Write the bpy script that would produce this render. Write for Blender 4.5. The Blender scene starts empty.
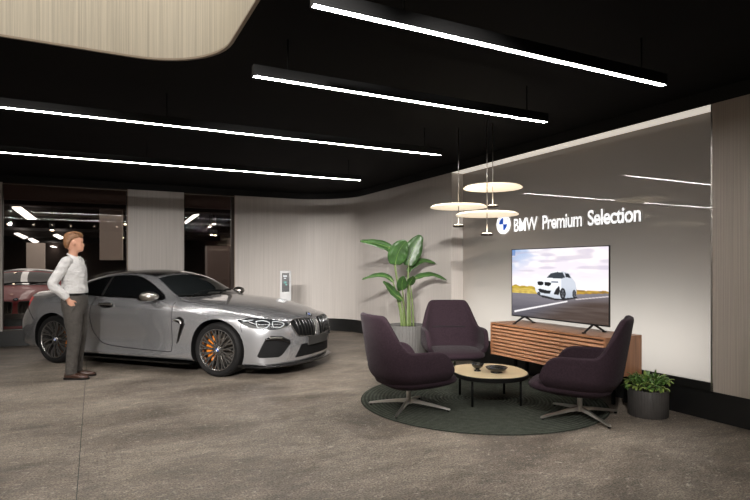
import bpy, bmesh, math, random
from mathutils import Vector, Matrix
from mathutils.bvhtree import BVHTree
from mathutils.geometry import delaunay_2d_cdt

random.seed(7)
SC = bpy.context.scene
COL = SC.collection
PI = math.pi

# ------------------------------------------------------------------ helpers
CA, SA = .8912, .4537            # the camera looks 27 degrees off the room's long axis


def W(a, b):
    """lateral a / depth b seen from the camera stand -> room X, Y"""
    return (CA * a + SA * b, -SA * a + CA * b)


def lin(c):
    return tuple(((v / 255) / 12.92 if v / 255 <= .04045 else ((v / 255 + .055) / 1.055) ** 2.4) for v in c)


def smooth01(t):
    t = max(0., min(1., t))
    return t * t * (3 - 2 * t)


def obj(name, bm, mat=None, parent=None, smooth=True, kind=None):
    me = bpy.data.meshes.new(name)
    bmesh.ops.recalc_face_normals(bm, faces=bm.faces[:])
    bm.to_mesh(me)
    bm.free()
    if smooth:
        me.polygons.foreach_set('use_smooth', [True] * len(me.polygons))
        if smooth == 'auto':
            me.set_sharp_from_angle(angle=math.radians(38))
    o = bpy.data.objects.new(name, me)
    COL.objects.link(o)
    if mat:
        for m in (mat if isinstance(mat, (list, tuple)) else [mat]):
            me.materials.append(m)
    if parent:
        o.parent = parent
    if kind:
        o['kind'] = kind
    return o


def thing(name, label, cat, loc=(0, 0, 0), rotz=0, group=None):
    o = bpy.data.objects.new(name, None)
    o.empty_display_size = .1
    COL.objects.link(o)
    o.location = loc
    o.rotation_euler = (0, 0, rotz)
    return tag(o, label, cat, group)


def tag(o, label, cat, group=None):
    o['label'] = label
    o['category'] = cat
    if group:
        o['group'] = group
    return o


def struct(name, bm, mat, smooth=False):
    return obj(name, bm, mat, None, smooth, 'structure')


def dup(root, loc, rotz, label):
    r = root.copy()
    COL.objects.link(r)
    r.location = loc
    r.rotation_euler = (0, 0, rotz)
    r['label'] = label
    for ch in list(root.children):
        c = ch.copy()
        COL.objects.link(c)
        c.parent = r
        for g in list(ch.children):
            d = g.copy()
            COL.objects.link(d)
            d.parent = c
    return r


def box(bm, lo, hi, bev=0, seg=2, M=None):
    r = bmesh.ops.create_cube(bm, size=1)
    vs = r['verts']
    for v in vs:
        v.co = Vector([(lo[i] + hi[i]) / 2 + v.co[i] * (hi[i] - lo[i]) for i in range(3)])
    if bev:
        es = list({e for v in vs for e in v.link_edges})
        rb = bmesh.ops.bevel(bm, geom=es, offset=bev, segments=seg, profile=.5, affect='EDGES')
        vs = list({v for f in rb['faces'] for v in f.verts} | {v for v in vs if v.is_valid})
    if M:
        for v in vs:
            v.co = M @ v.co
    return bm


def B(*a, **k):
    return box(bmesh.new(), *a, **k)


def loft(bm, rings, cap=True, closed=False):
    """rings: list of lists of points, same count each"""
    V = [[bm.verts.new(p) for p in r] for r in rings]
    n = len(V[0])
    m = len(V)
    for i in range(m if closed else m - 1):
        A, Bq = V[i], V[(i + 1) % m]
        for j in range(n):
            bm.faces.new((A[j], A[(j + 1) % n], Bq[(j + 1) % n], Bq[j]))
    if cap and not closed:
        bm.faces.new(V[0][::-1])
        bm.faces.new(V[-1])
    return bm


def tube(bm, pts, r, n=8, cap=True, closed=False, flat=1.0):
    pts = [Vector(p) for p in pts]
    m = len(pts)
    rr = r if isinstance(r, (list, tuple)) else [r] * m
    rings = []
    up = None
    for i, p in enumerate(pts):
        if closed:
            t = pts[(i + 1) % m] - pts[i - 1]
        else:
            t = pts[min(i + 1, m - 1)] - pts[max(i - 1, 0)]
        t.normalize()
        if up is None:
            up = Vector((0, 0, 1)) if abs(t.z) < .9 else Vector((1, 0, 0))
        x = t.cross(up)
        if x.length < 1e-5:
            x = t.cross(Vector((0, 1, 0)))
        x.normalize()
        y = x.cross(t).normalized()
        up = y
        rings.append([p + x * math.cos(2 * PI * k / n) * rr[i] + y * math.sin(2 * PI * k / n) * rr[i] * flat for k in range(n)])
    return loft(bm, rings, cap, closed)


def lathe(bm, prof, n=32, c=(0, 0, 0), axis='z', rib=0, nrib=0):
    rings = []
    for (r, z) in prof:
        ring = []
        for k in range(n):
            a = 2 * PI * k / n
            q = max(r, 1e-4)
            if rib and r > .03:
                q += rib * (1 if (k * nrib * 2 // n) % 2 else 0)
            p = (q * math.cos(a), q * math.sin(a), z)
            if axis == 'y':
                p = (p[0], p[2], p[1])
            elif axis == 'x':
                p = (p[2], p[0], p[1])
            ring.append((c[0] + p[0], c[1] + p[1], c[2] + p[2]))
        rings.append(ring)
    return loft(bm, rings, True)


def prism(bm, poly, z0, z1):
    return loft(bm, [[(x, y, z0) for x, y in poly], [(x, y, z1) for x, y in poly]], True)


def catmull(pts, n=6):
    pts = [Vector(p) for p in pts]
    out = []
    for i in range(len(pts) - 1):
        p0, p1, p2, p3 = pts[max(i - 1, 0)], pts[i], pts[i + 1], pts[min(i + 2, len(pts) - 1)]
        for k in range(n):
            t = k / n
            out.append(.5 * ((2 * p1) + (p2 - p0) * t + (2 * p0 - 5 * p1 + 4 * p2 - p3) * t * t + (3 * p1 - p0 - 3 * p2 + p3) * t ** 3))
    out.append(pts[-1])
    return out


def solved(bm, mods):
    """a mesh with modifiers worked out, as a new bmesh"""
    me = bpy.data.meshes.new('tmp')
    bm.to_mesh(me)
    bm.free()
    o = bpy.data.objects.new('tmp', me)
    COL.objects.link(o)
    for typ, kw in mods:
        m = o.modifiers.new('m', typ)
        for k, v in kw.items():
            setattr(m, k, v)
    dg = bpy.context.evaluated_depsgraph_get()
    dg.update()
    e = o.evaluated_get(dg)
    out = bmesh.new()
    out.from_mesh(e.to_mesh())
    e.to_mesh_clear()
    bpy.data.objects.remove(o)
    bpy.data.meshes.remove(me)
    return out


# ------------------------------------------------------------------ materials
def mat(name, rgb, rough=.5, metal=0, coat=0, vary=.06, scale=30, bump=0, bscale=200, emit=None, es=0, spec=.5, stretch=None, coatr=.03, sheen=0, bdist=.01):
    m = bpy.data.materials.new(name)
    m.use_nodes = True
    nt = m.node_tree
    p = nt.nodes['Principled BSDF']
    c = lin(rgb)
    p.inputs['Roughness'].default_value = rough
    p.inputs['Metallic'].default_value = metal
    p.inputs['Coat Weight'].default_value = coat
    p.inputs['Coat Roughness'].default_value = coatr
    p.inputs['Specular IOR Level'].default_value = spec
    if sheen:
        p.inputs['Sheen Weight'].default_value = sheen
        p.inputs['Sheen Roughness'].default_value = .4
    tc = nt.nodes.new('ShaderNodeTexCoord')
    mp = nt.nodes.new('ShaderNodeMapping')
    nt.links.new(tc.outputs['Object'], mp.inputs['Vector'])
    if stretch:
        mp.inputs['Scale'].default_value = stretch
    no = nt.nodes.new('ShaderNodeTexNoise')
    no.inputs['Scale'].default_value = scale
    no.inputs['Detail'].default_value = 5
    nt.links.new(mp.outputs[0], no.inputs['Vector'])
    ra = nt.nodes.new('ShaderNodeValToRGB')
    ra.color_ramp.elements[0].position = .3
    ra.color_ramp.elements[1].position = .7
    ra.color_ramp.elements[0].color = tuple(v * (1 - vary) for v in c) + (1,)
    ra.color_ramp.elements[1].color = tuple(min(1, v * (1 + vary)) for v in c) + (1,)
    nt.links.new(no.outputs['Fac'], ra.inputs['Fac'])
    nt.links.new(ra.outputs['Color'], p.inputs['Base Color'])
    if bump:
        n2 = nt.nodes.new('ShaderNodeTexNoise')
        n2.inputs['Scale'].default_value = bscale
        n2.inputs['Detail'].default_value = 3
        nt.links.new(mp.outputs[0], n2.inputs['Vector'])
        bp = nt.nodes.new('ShaderNodeBump')
        bp.inputs['Strength'].default_value = bump
        bp.inputs['Distance'].default_value = bdist
        nt.links.new(n2.outputs['Fac'], bp.inputs['Height'])
        nt.links.new(bp.outputs['Normal'], p.inputs['Normal'])
    if emit:
        p.inputs['Emission Color'].default_value = lin(emit) + (1,)
        p.inputs['Emission Strength'].default_value = es
    return m


def attr_screen(name, strength):
    m = bpy.data.materials.new(name)
    m.use_nodes = True
    nt = m.node_tree
    p = nt.nodes['Principled BSDF']
    a = nt.nodes.new('ShaderNodeAttribute')
    a.attribute_name = 'picture'
    p.inputs['Base Color'].default_value = (.01, .01, .01, 1)
    p.inputs['Roughness'].default_value = .25
    nt.links.new(a.outputs['Color'], p.inputs['Emission Color'])
    p.inputs['Emission Strength'].default_value = strength
    return m


def glass_mat(name, tint, ior=1.5, gloss=(1, 1, 1)):
    m = bpy.data.materials.new(name)
    m.use_nodes = True
    nt = m.node_tree
    nt.nodes.remove(nt.nodes['Principled BSDF'])
    out = nt.nodes['Material Output']
    t = nt.nodes.new('ShaderNodeBsdfTransparent')
    t.inputs[0].default_value = tint + (1,)
    g = nt.nodes.new('ShaderNodeBsdfGlossy')
    g.inputs['Roughness'].default_value = .01
    g.inputs[0].default_value = gloss + (1,)
    f = nt.nodes.new('ShaderNodeFresnel')
    f.inputs['IOR'].default_value = ior
    x = nt.nodes.new('ShaderNodeMixShader')
    nt.links.new(f.outputs[0], x.inputs[0])
    nt.links.new(t.outputs[0], x.inputs[1])
    nt.links.new(g.outputs[0], x.inputs[2])
    nt.links.new(x.outputs[0], out.inputs[0])
    return m


def lit_glass(name):
    """glossy opal glass: some light passes through from the lamps behind it"""
    m = bpy.data.materials.new(name)
    m.use_nodes = True
    nt = m.node_tree
    nt.nodes.remove(nt.nodes['Principled BSDF'])
    N, Lk = nt.nodes, nt.links
    d = N.new('ShaderNodeBsdfDiffuse')
    d.inputs[0].default_value = lin((126, 113, 101)) + (1,)
    t = N.new('ShaderNodeBsdfTranslucent')
    t.inputs[0].default_value = lin((236, 232, 226)) + (1,)
    x = N.new('ShaderNodeMixShader')
    x.inputs[0].default_value = .35
    g = N.new('ShaderNodeBsdfGlossy')
    g.inputs['Roughness'].default_value = .012
    f = N.new('ShaderNodeFresnel')
    f.inputs['IOR'].default_value = 1.5
    y = N.new('ShaderNodeMixShader')
    Lk.new(d.outputs[0], x.inputs[1])
    Lk.new(t.outputs[0], x.inputs[2])
    Lk.new(f.outputs[0], y.inputs[0])
    Lk.new(x.outputs[0], y.inputs[1])
    Lk.new(g.outputs[0], y.inputs[2])
    Lk.new(y.outputs[0], N['Material Output'].inputs[0])
    return m


def floor_mat():
    m = bpy.data.materials.new('stone floor')
    m.use_nodes = True
    nt = m.node_tree
    N, Lk = nt.nodes, nt.links
    p = N['Principled BSDF']
    tc = N.new('ShaderNodeTexCoord')

    def noise(scale, det=6, rough=.6, st=None, dist=0):
        mp = N.new('ShaderNodeMapping')
        if st:
            mp.inputs['Scale'].default_value = st
            mp.inputs['Rotation'].default_value = (0, 0, .5)
        Lk.new(tc.outputs['Object'], mp.inputs[0])
        n = N.new('ShaderNodeTexNoise')
        n.inputs['Scale'].default_value = scale
        n.inputs['Detail'].default_value = det
        n.inputs['Roughness'].default_value = rough
        n.inputs['Distortion'].default_value = dist
        Lk.new(mp.outputs[0], n.inputs['Vector'])
        return n

    def ramp(src, a, b, ca, cb):
        r = N.new('ShaderNodeValToRGB')
        r.color_ramp.elements[0].position = a
        r.color_ramp.elements[1].position = b
        r.color_ramp.elements[0].color = ca + (1,)
        r.color_ramp.elements[1].color = cb + (1,)
        Lk.new(src, r.inputs[0])
        return r

    def mix(fac, a, b, mode='MIX'):
        x = N.new('ShaderNodeMix')
        x.data_type = 'RGBA'
        x.blend_type = mode
        if isinstance(fac, float):
            x.inputs[0].default_value = fac
        else:
            Lk.new(fac, x.inputs[0])
        Lk.new(a, x.inputs[6])
        Lk.new(b, x.inputs[7])
        return x.outputs[2]
    big = noise(.9, 6, .62, (1, 1.7, 1), .6)
    base = ramp(big.outputs[0], .33, .68, lin((98, 89, 80)), lin((152, 141, 129)))
    mid = noise(5, 8, .72, (1, 2.2, 1), .9)
    mr = ramp(mid.outputs[0], .32, .68, (.52, .52, .52), (1.28, 1.27, 1.26))
    c1 = mix(1., base.outputs[0], mr.outputs[0], 'MULTIPLY')
    fin = noise(75, 4, .7)
    fr = ramp(fin.outputs[0], .38, .62, (.42, .42, .42), (1.5, 1.5, 1.5))
    c2 = mix(1., c1, fr.outputs[0], 'MULTIPLY')
    sp = noise(20, 7, .76, (1, 1.5, 1), .8)
    sr = ramp(sp.outputs[0], .57, .64, (0, 0, 0), (1, 1, 1))
    lite = N.new('ShaderNodeRGB')
    lite.outputs[0].default_value = lin((192, 183, 170)) + (1,)
    m1 = N.new('ShaderNodeMath')
    m1.operation = 'MULTIPLY'
    m1.inputs[1].default_value = .62
    Lk.new(sr.outputs[0], m1.inputs[0])
    c3 = mix(m1.outputs[0], c2, lite.outputs[0])
    Lk.new(c3, p.inputs['Base Color'])
    rr = ramp(mid.outputs[0], .3, .7, (.42, .42, .42), (.6, .6, .6))
    Lk.new(rr.outputs[0], p.inputs['Roughness'])
    p.inputs['Specular IOR Level'].default_value = .4
    bp = N.new('ShaderNodeBump')
    bp.inputs['Strength'].default_value = .5
    bp.inputs['Distance'].default_value = .004
    Lk.new(fin.outputs[0], bp.inputs['Height'])
    Lk.new(bp.outputs[0], p.inputs['Normal'])
    return m


def rug_mat():
    m = mat('braided rug', (66, 70, 62), .9, vary=.25, scale=18, spec=.2)
    nt = m.node_tree
    p = nt.nodes['Principled BSDF']
    tc = nt.nodes.new('ShaderNodeTexCoord')
    w = nt.nodes.new('ShaderNodeTexWave')
    w.wave_type = 'RINGS'
    w.rings_direction = 'Z'
    w.inputs['Scale'].default_value = 8
    w.inputs['Distortion'].default_value = 1.6
    w.inputs['Detail Scale'].default_value = 12
    nt.links.new(tc.outputs['Object'], w.inputs['Vector'])
    v = nt.nodes.new('ShaderNodeTexVoronoi')
    v.inputs['Scale'].default_value = 45
    nt.links.new(tc.outputs['Object'], v.inputs['Vector'])
    ra = nt.nodes.new('ShaderNodeValToRGB')
    ra.color_ramp.elements[0].position = .25
    ra.color_ramp.elements[1].position = .75
    ra.color_ramp.elements[0].color = (.62, .62, .62, 1)
    ra.color_ramp.elements[1].color = (1.3, 1.3, 1.3, 1)
    nt.links.new(w.outputs['Fac'], ra.inputs[0])
    mx = nt.nodes.new('ShaderNodeMix')
    mx.data_type = 'RGBA'
    mx.blend_type = 'MULTIPLY'
    mx.inputs[0].default_value = 1
    src = p.inputs['Base Color'].links[0].from_socket
    nt.links.new(src, mx.inputs[6])
    nt.links.new(ra.outputs[0], mx.inputs[7])
    nt.links.new(mx.outputs[2], p.inputs['Base Color'])
    ad = nt.nodes.new('ShaderNodeMath')
    ad.operation = 'ADD'
    nt.links.new(w.outputs['Fac'], ad.inputs[0])
    nt.links.new(v.outputs['Distance'], ad.inputs[1])
    bp = nt.nodes.new('ShaderNodeBump')
    bp.inputs['Strength'].default_value = .9
    bp.inputs['Distance'].default_value = .012
    nt.links.new(ad.outputs[0], bp.inputs['Height'])
    nt.links.new(bp.outputs[0], p.inputs['Normal'])
    return m


def wood_mat(name, rgb, st, vary=.28):
    return mat(name, rgb, .42, vary=vary, scale=1, stretch=st, bump=.05, bscale=1)


WALLST = (95, 95, .8)
M = dict(
    floor=floor_mat(),
    wall=mat('grooved beige panelling', (193, 186, 180), .55, vary=.09, scale=1, stretch=WALLST, bump=.35, bscale=1.3),
    wallr=mat('shade tinted beige panelling', (182, 171, 161), .55, vary=.13, scale=1, stretch=WALLST, bump=.35, bscale=1.3),  # the beige panelling again, with shade put into its colour
    black=mat('matt black', (12, 12, 12), .6, vary=.1, spec=.25),
    ceil=mat('black ceiling paint', (12, 11, 11), .85, vary=.12, scale=3, spec=.12),
    band=mat('black soffit trim', (25, 24, 24), .6, vary=.08, spec=.3),
    skirt=mat('black skirting', (20, 20, 20), .45, vary=.1),
    frame=mat('dark bronze frame', (58, 49, 44), .4, metal=.5),
    tan=mat('tan edge trim', (150, 135, 118), .5),
    niche=lit_glass('opal glass'),
    pane=glass_mat('tinted pane', (.92, .89, .87), 1.5, (.55, .55, .55)),
    strip=mat('light diffuser', (255, 250, 240), .5, emit=(255, 251, 246), es=52, vary=0),
    cove=mat('cove light', (255, 250, 240), .5, emit=(255, 246, 232), es=.4, vary=0),
    ledring=mat('led ring', (255, 250, 240), .5, emit=(255, 240, 215), es=6, vary=0),
    uplight=mat('led tape', (255, 250, 240), .5, emit=(255, 245, 232), es=30, vary=0),
    well=mat('grooved light panelling', (186, 178, 162), .55, vary=.2, scale=1, stretch=WALLST, bump=.3, bscale=1.3),
    wellsky=mat('luminous ceiling', (255, 250, 240), .5, emit=(255, 250, 242), es=1.5, vary=0),
    shade=mat('reflector with added glow', (250, 242, 225), .5, emit=(255, 236, 205), es=.5, vary=0),  # warm emission stands in for LED light falling on the disc
    steel=mat('brushed steel', (190, 186, 180), .3, metal=1, vary=.05),
    chrome=mat('polished aluminium', (226, 223, 218), .34, metal=1, vary=.03),
    fabric=mat('aubergine felt', (49, 38, 44), .92, vary=.2, scale=70, bump=.35, bscale=260, spec=.06, sheen=.05),
    seam=mat('dark seam shadow gap', (30, 24, 28), .95),
    oak=wood_mat('walnut slats', (176, 126, 92), (3, 3, 60)),
    oakend=wood_mat('walnut veneer', (158, 110, 78), (60, 3, 2)),
    oakin=mat('dark stained backing', (40, 26, 19), .7),
    tabletop=mat('pale oak top', (206, 186, 150), .4, vary=.08, scale=1, stretch=(3, 40, 3)),
    tvblack=mat('black plastic', (14, 14, 15), .35, vary=.05),
    screen=attr_screen('lit screen picture', 1.0),
    white=mat('white letter', (245, 245, 245), .4, emit=(255, 255, 255), es=.6, vary=0),
    letterside=mat('letter return', (225, 222, 218), .4, vary=.02),
    blue=mat('emblem blue', (30, 84, 190), .35, vary=.02, emit=(30, 84, 190), es=.35),
    emwhite=mat('emblem white', (205, 205, 205), .35, vary=.02),
    standwhite=mat('white stand', (172, 172, 172), .5, vary=.02),
    emblue=mat('badge blue', (30, 80, 170), .35, vary=.02),
    pot=mat('ribbed grey planter', (84, 82, 80), .7, vary=.08),
    pot2=mat('ribbed anthracite planter', (66, 63, 61), .65, vary=.08),
    soil=mat('potting soil', (38, 30, 24), .95, vary=.4, scale=60, bump=.6, bscale=80),
    leaf=mat('glossy green leaf', (54, 84, 42), .4, vary=.35, scale=9),
    leaf3=mat('fresh green leaf', (92, 128, 60), .4, vary=.3, scale=20),
    leaf2=mat('yellow green leaf', (132, 152, 76), .4, vary=.3, scale=14),
    stem=mat('pale green stem', (98, 114, 66), .5, vary=.15),
    paint=mat('grey metallic paint', (162, 162, 164), .25, metal=.7, coat=1, vary=.03, scale=400, coatr=.04),
    red=mat('dark red metallic paint', (150, 22, 36), .5, metal=.15, coat=.25, vary=.03, scale=400),
    carglass=mat('dark car glass', (12, 13, 14), .03, coat=1, vary=.05, spec=.8),
    windscreen=mat('windscreen glass', (26, 29, 30), .03, coat=1, vary=.15, scale=3, spec=.8),
    gloss=mat('gloss black trim', (7, 7, 7), .22, coat=.25, vary=.05),
    rubber=mat('tyre rubber', (15, 14, 14), .75, vary=.1, spec=.25),
    rim=mat('dark machined alloy', (128, 126, 124), .26, metal=.9, vary=.05),
    rimlip=mat('bright machined alloy', (160, 158, 155), .25, metal=1, vary=.03),
    disc=mat('brake disc iron', (110, 105, 100), .35, metal=.9, vary=.1),
    caliper=mat('orange caliper', (216, 122, 24), .4, coat=.5, vary=.05),
    lampglass=mat('headlamp glass', (46, 48, 50), .08, coat=1, vary=.3, scale=22, metal=.3),
    drl=mat('daytime light guide', (176, 180, 182), .2, emit=(240, 245, 255), es=.08, vary=0),
    tail=mat('red tail lamp', (190, 22, 24), .15, coat=1, emit=(200, 20, 22), es=.35, vary=.05),
    mesh=mat('black grille mesh', (9, 9, 10), .7, vary=.5, spec=.2, scale=160, bump=.8, bscale=120),
    plate=mat('dark plate holder', (46, 45, 44), .4, vary=.06),
    skin=mat('skin', (186, 138, 114), .5, vary=.06, scale=12),
    hair=mat('light brown hair', (112, 76, 46), .55, vary=.35, scale=1, stretch=(40, 160, 40), bump=.5, bscale=1),
    shirt=mat('white cotton shirt', (190, 188, 187), .8, vary=.05, scale=8, bump=1, bscale=9, bdist=.05, stretch=(1, 1, 1.6)),
    trouser=mat('charcoal wool', (64, 60, 56), .85, vary=.15, scale=25, bump=.8, bscale=7, bdist=.04),
    shoe=mat('brown leather', (62, 42, 33), .35, vary=.12),
    eye=mat('eye', (60, 50, 45), .2),
    lip=mat('lip', (170, 108, 96), .5),
    backwall=mat('brown showroom wall', (86, 72, 66), .7, vary=.1, scale=2),
    bulk=mat('brown bulkhead', (112, 94, 88), .8, vary=.05),
    backfloor=mat('dark showroom floor', (60, 54, 50), .3, vary=.15, scale=2),
    backceil=mat('dark showroom ceiling', (46, 40, 38), .8),
    farstrip=mat('far ceiling light', (255, 250, 245), .5, emit=(255, 250, 244), es=2.2, vary=0),
    spotlens=mat('spot lens', (255, 245, 225), .5, emit=(255, 232, 200), es=14, vary=0),
    pale=mat('pale beige board', (168, 156, 146), .6, vary=.03),
    bowl=mat('black glazed ceramic', (20, 19, 18), .25, coat=.6),
)

# ------------------------------------------------------------------ the room
XR, YB, ZB, ZC, ZS = 4.98, 11.5, 2.87, 3.0, .27
NY0, NY1, XN = 3.075, 7.147, 5.2


def joined(*boxes):
    bm = bmesh.new()
    for lo, hi in boxes:
        box(bm, lo, hi)
    return bm


# floor: three big stone slabs with fine joints
bm = joined(((-6, -5, -.1), (-3.097, 11.8, 0)), ((-3.091, -5, -.1), (-.097, 11.8, 0)), ((-.091, -5, -.1), (5.5, 11.8, 0)))
struct('floor', bm, M['floor'])
struct('floor_joint', joined(((-6, -5, -.14), (5.5, 11.8, -.101)), ((-3.097, -5, -.1), (-3.091, 11.8, -.003)), ((-.0975, -5, -.1), (-.0905, 11.8, -.002))), M['skirt'])

# ceiling with a rounded opening
WX0, WX1, WY0, WY1, WR = -3.6, .88, .9, 4.6, .62
rr = []
for cx, cy, a0 in ((WX1 - WR, WY0 + WR, -90), (WX1 - WR, WY1 - WR, 0), (WX0 + WR, WY1 - WR, 90), (WX0 + WR, WY0 + WR, 180)):
    for k in range(13):
        a = math.radians(a0 + 90 * k / 12)
        rr.append((cx + WR * math.cos(a), cy + WR * math.sin(a)))
outer = [(-6, -5), (5.5, -5), (5.5, 11.8), (-6, 11.8)]
vs = [Vector(p) for p in outer + rr]
es = [(i, (i + 1) % 4) for i in range(4)] + [(4 + i, 4 + (i + 1) % len(rr)) for i in range(len(rr))]
co, _, fs, *_ = delaunay_2d_cdt(vs, es, [], 1, 1e-5)
bm = bmesh.new()
bv = [bm.verts.new((c.x, c.y, ZC)) for c in co]


def in_well(x, y):
    dx = max(WX0 + WR - x, 0, x - (WX1 - WR))
    dy = max(WY0 + WR - y, 0, y - (WY1 - WR))
    return math.hypot(dx, dy) < WR


for f in fs:
    c = sum((co[i] for i in f), Vector((0, 0))) / len(f)
    if not in_well(c.x, c.y):
        bm.faces.new([bv[i] for i in f])
struct('ceiling', bm, M['ceil'])
# the lit well above it
bm = bmesh.new()
loft(bm, [[(x, y, ZC + .0) for x, y in rr], [(x, y, 3.9) for x, y in rr]], cap=False)
struct('ceiling_well', bm, M['well'], 'auto')
bm = bmesh.new()
ro = [(x + (x - (WX0 + WX1) / 2) * .004, y + (y - (WY0 + WY1) / 2) * .004) for x, y in rr]
ri = [(x - (x - (WX0 + WX1) / 2) * .006, y - (y - (WY0 + WY1) / 2) * .006) for x, y in rr]
loft(bm, [[(x, y, ZC - .002) for x, y in ro], [(x, y, ZC - .002) for x, y in ri], [(x, y, ZC + .012) for x, y in ri]], cap=False)
struct('trim_1', bm, M['tan'], False)
bm = bmesh.new()
prism(bm, rr, 3.9, 3.93)
struct('ceiling_luminous', bm, M['wellsky'])

# right wall, niche, far wall, curve, back wall
T = .35
struct('wall_right', joined(((XR, -5, ZS), (XR + T, NY0, ZB))), M['wallr'])
bm = bmesh.new()
bm.faces.new([bm.verts.new(p) for p in ((XN, NY0 - .05, ZB), (XN, NY1 + .05, ZB), (XN, NY1 + .05, .2), (XN, NY0 - .05, .2))])
bm.normal_update()
if bm.faces[:][0].normal.x > 0:
    bmesh.ops.reverse_faces(bm, faces=bm.faces[:])
me = bpy.data.meshes.new('wall_niche')
bm.to_mesh(me)
bm.free()
me.materials.append(M['niche'])
o = bpy.data.objects.new('wall_niche', me)
o['kind'] = 'structure'
COL.objects.link(o)
struct('wall_right_far', joined(((XR, NY1, ZS), (XR + T, 9.24, ZB)), ((XR, 9.248, ZS), (XR + T, 10.3, ZB))), M['wall'])
struct('trim_2', joined(((XR - .001, NY0 - .012, ZS), (XR + .24, NY0 + .002, ZB))), M['steel'])
RC = 1.2
arc = [(XR - RC + RC * math.cos(PI / 2 * k / 20), YB - RC + RC * math.sin(PI / 2 * k / 20)) for k in range(21)]
arco = [(XR - RC + (RC + .3) * math.cos(PI / 2 * k / 20), YB - RC + (RC + .3) * math.sin(PI / 2 * k / 20)) for k in range(21)]


def arcwall(z0, z1, off=0):
    bm = bmesh.new()
    ai = [(XR - RC + (RC + off) * math.cos(PI / 2 * k / 20), YB - RC + (RC + off) * math.sin(PI / 2 * k / 20)) for k in range(21)]
    rings = []
    for k in range(21):
        (a, b), (c, d) = ai[k], arco[k]
        rings.append([(a, b, z0), (c, d, z0), (c, d, z1), (a, b, z1)])
    return loft(bm, rings)


struct('wall_curve', arcwall(ZS, ZB), M['wall'], 'auto')
struct('baseboard_curve', arcwall(0, ZS, .02), M['skirt'], 'auto')
struct('trim_3', arcwall(ZB, ZC, .0), M['band'], 'auto')
W1a, W1b, W2a, W2b = -1.42, .577, 1.594, 2.60
struct('wall_back', joined(((W2b, YB, ZS), (XR - RC, YB + .08, ZB)), ((W1b, YB, ZS), (W2a, YB + .08, ZB)), ((-6, YB, ZS), (W1a, YB + .08, ZB))), M['wall'])
struct('baseboard_back', joined(((-6, YB + .02, 0), (XR - RC, YB + .3, ZS))), M['skirt'])
struct('baseboard_right', joined(((XR + .02, -5, 0), (XR + T, NY0, ZS)), ((XR + .02, NY1, 0), (XR + T, YB - RC, ZS)), ((XR + .02, NY0, 0), (XR + T, NY1, ZS)), ((XR, NY0 - .02, ZS), (XR + .02, NY1, .345))), M['skirt'])
struct('trim_4', joined(((XR, -5, ZB), (XR + T, YB - RC, ZC)), ((-6, YB, ZB), (XR - RC, YB + .3, ZC))), M['band'])
struct('wall_left', joined(((-6.1, -5, 0), (-6, 11.8, ZC))), M['wall'])
struct('wall_front', joined(((-6, -5.1, 0), (5.5, -5, ZC))), M['wall'])


def window(name, x0, x1, dark):
    bm = joined(((x0, YB + .03, ZS), (x1, YB + .042, ZB)))
    o = struct(name, bm, M['pane'])
    f = joined(((x0, YB + .0, ZB - .02), (x1, YB + .07, ZB)), ((x0, YB + .0, ZS), (x1, YB + .07, ZS + .018)),
               ((x0, YB + .002, ZS), (x0 + .012, YB + .07, ZB)), ((x1 - dark, YB + .002, ZS), (x1, YB + .07, ZB)))
    obj('window_frame', f, M['frame'], o, False)
    obj('frame_edge', joined(((x0, YB - .004, ZB - .028), (x1, YB + .004, ZB - .02)), ((x1 - .012, YB - .004, ZS), (x1, YB + .004, ZB))), M['tan'], o, False)


window('window_1', W1a, W1b, .03)
window('window_2', W2a, W2b, .075)

# lit recess at the top of the niche and the hidden light behind its sill
tag(obj('cove_light', joined(((XR + .004, NY0 + .003, ZB - .006), (XN - .002, NY1 - .004, ZB - .001))), M['cove']),
    'long white light strip recessed above the glass feature wall', 'light')
# the opal glass is a light box: a lamp behind its lower half, in a white box
struct('wall_light_box', joined(((XN + .55, NY0 - .05, .2), (XN + .6, NY1 + .05, ZB)), ((XN + .04, NY0 - .1, .2), (XN + .6, NY0 - .05, ZB)), ((XN + .04, NY1 + .05, .2), (XN + .6, NY1 + .1, ZB)),
                                 ((XN + .04, NY0 - .1, ZB), (XN + .6, NY1 + .1, ZB + .03)), ((XN + .04, NY0 - .1, .17), (XN + .6, NY1 + .1, .2))), M['emwhite'])
l = bpy.data.lights.new('light_box_lamp', 'AREA')
l.shape = 'RECTANGLE'
l.size = NY1 - NY0 - .1
l.size_y = .75
l.energy = 24
l.color = (1, .975, .94)
o = bpy.data.objects.new('light_box_lamp', l)
COL.objects.link(o)
o.location = (XN + .52, (NY0 + NY1) / 2, .62)
o.rotation_euler = Vector((-1, 0, 0)).to_track_quat('-Z', 'Y').to_euler()

# ------------------------------------------------------------------ showroom beyond the windows
struct('floor_showroom', joined(((-30, 11.8, -.1), (22, 46, 0))), M['backfloor'])
struct('ceiling_showroom', joined(((-30, 11.8, 3.05), (22, 46, 3.1))), M['backceil'])
struct('wall_showroom', joined(((-30, 45, 0), (22, 45.2, 3.05)), ((6, 11.8, 0), (6.2, 45, 3.05)), ((-30, 11.8, 0), (-29.8, 45, 3.05))), M['backwall'])
struct('wall_bulkhead', joined(((-8, 12.3, 2.66), (6, 12.4, 3.05))), M['bulk'])
struct('ceiling_beams', joined(*[((-25, y, 2.78), (6, y + .25, 3.05)) for y in (14.5, 18, 23, 30)]), M['backceil'])


def up_to(px, py, z):
    b = 552 * (z - 1.4) / (266.5 - py)
    return W((px - 375) / 552 * b, b) + (z,)


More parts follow.
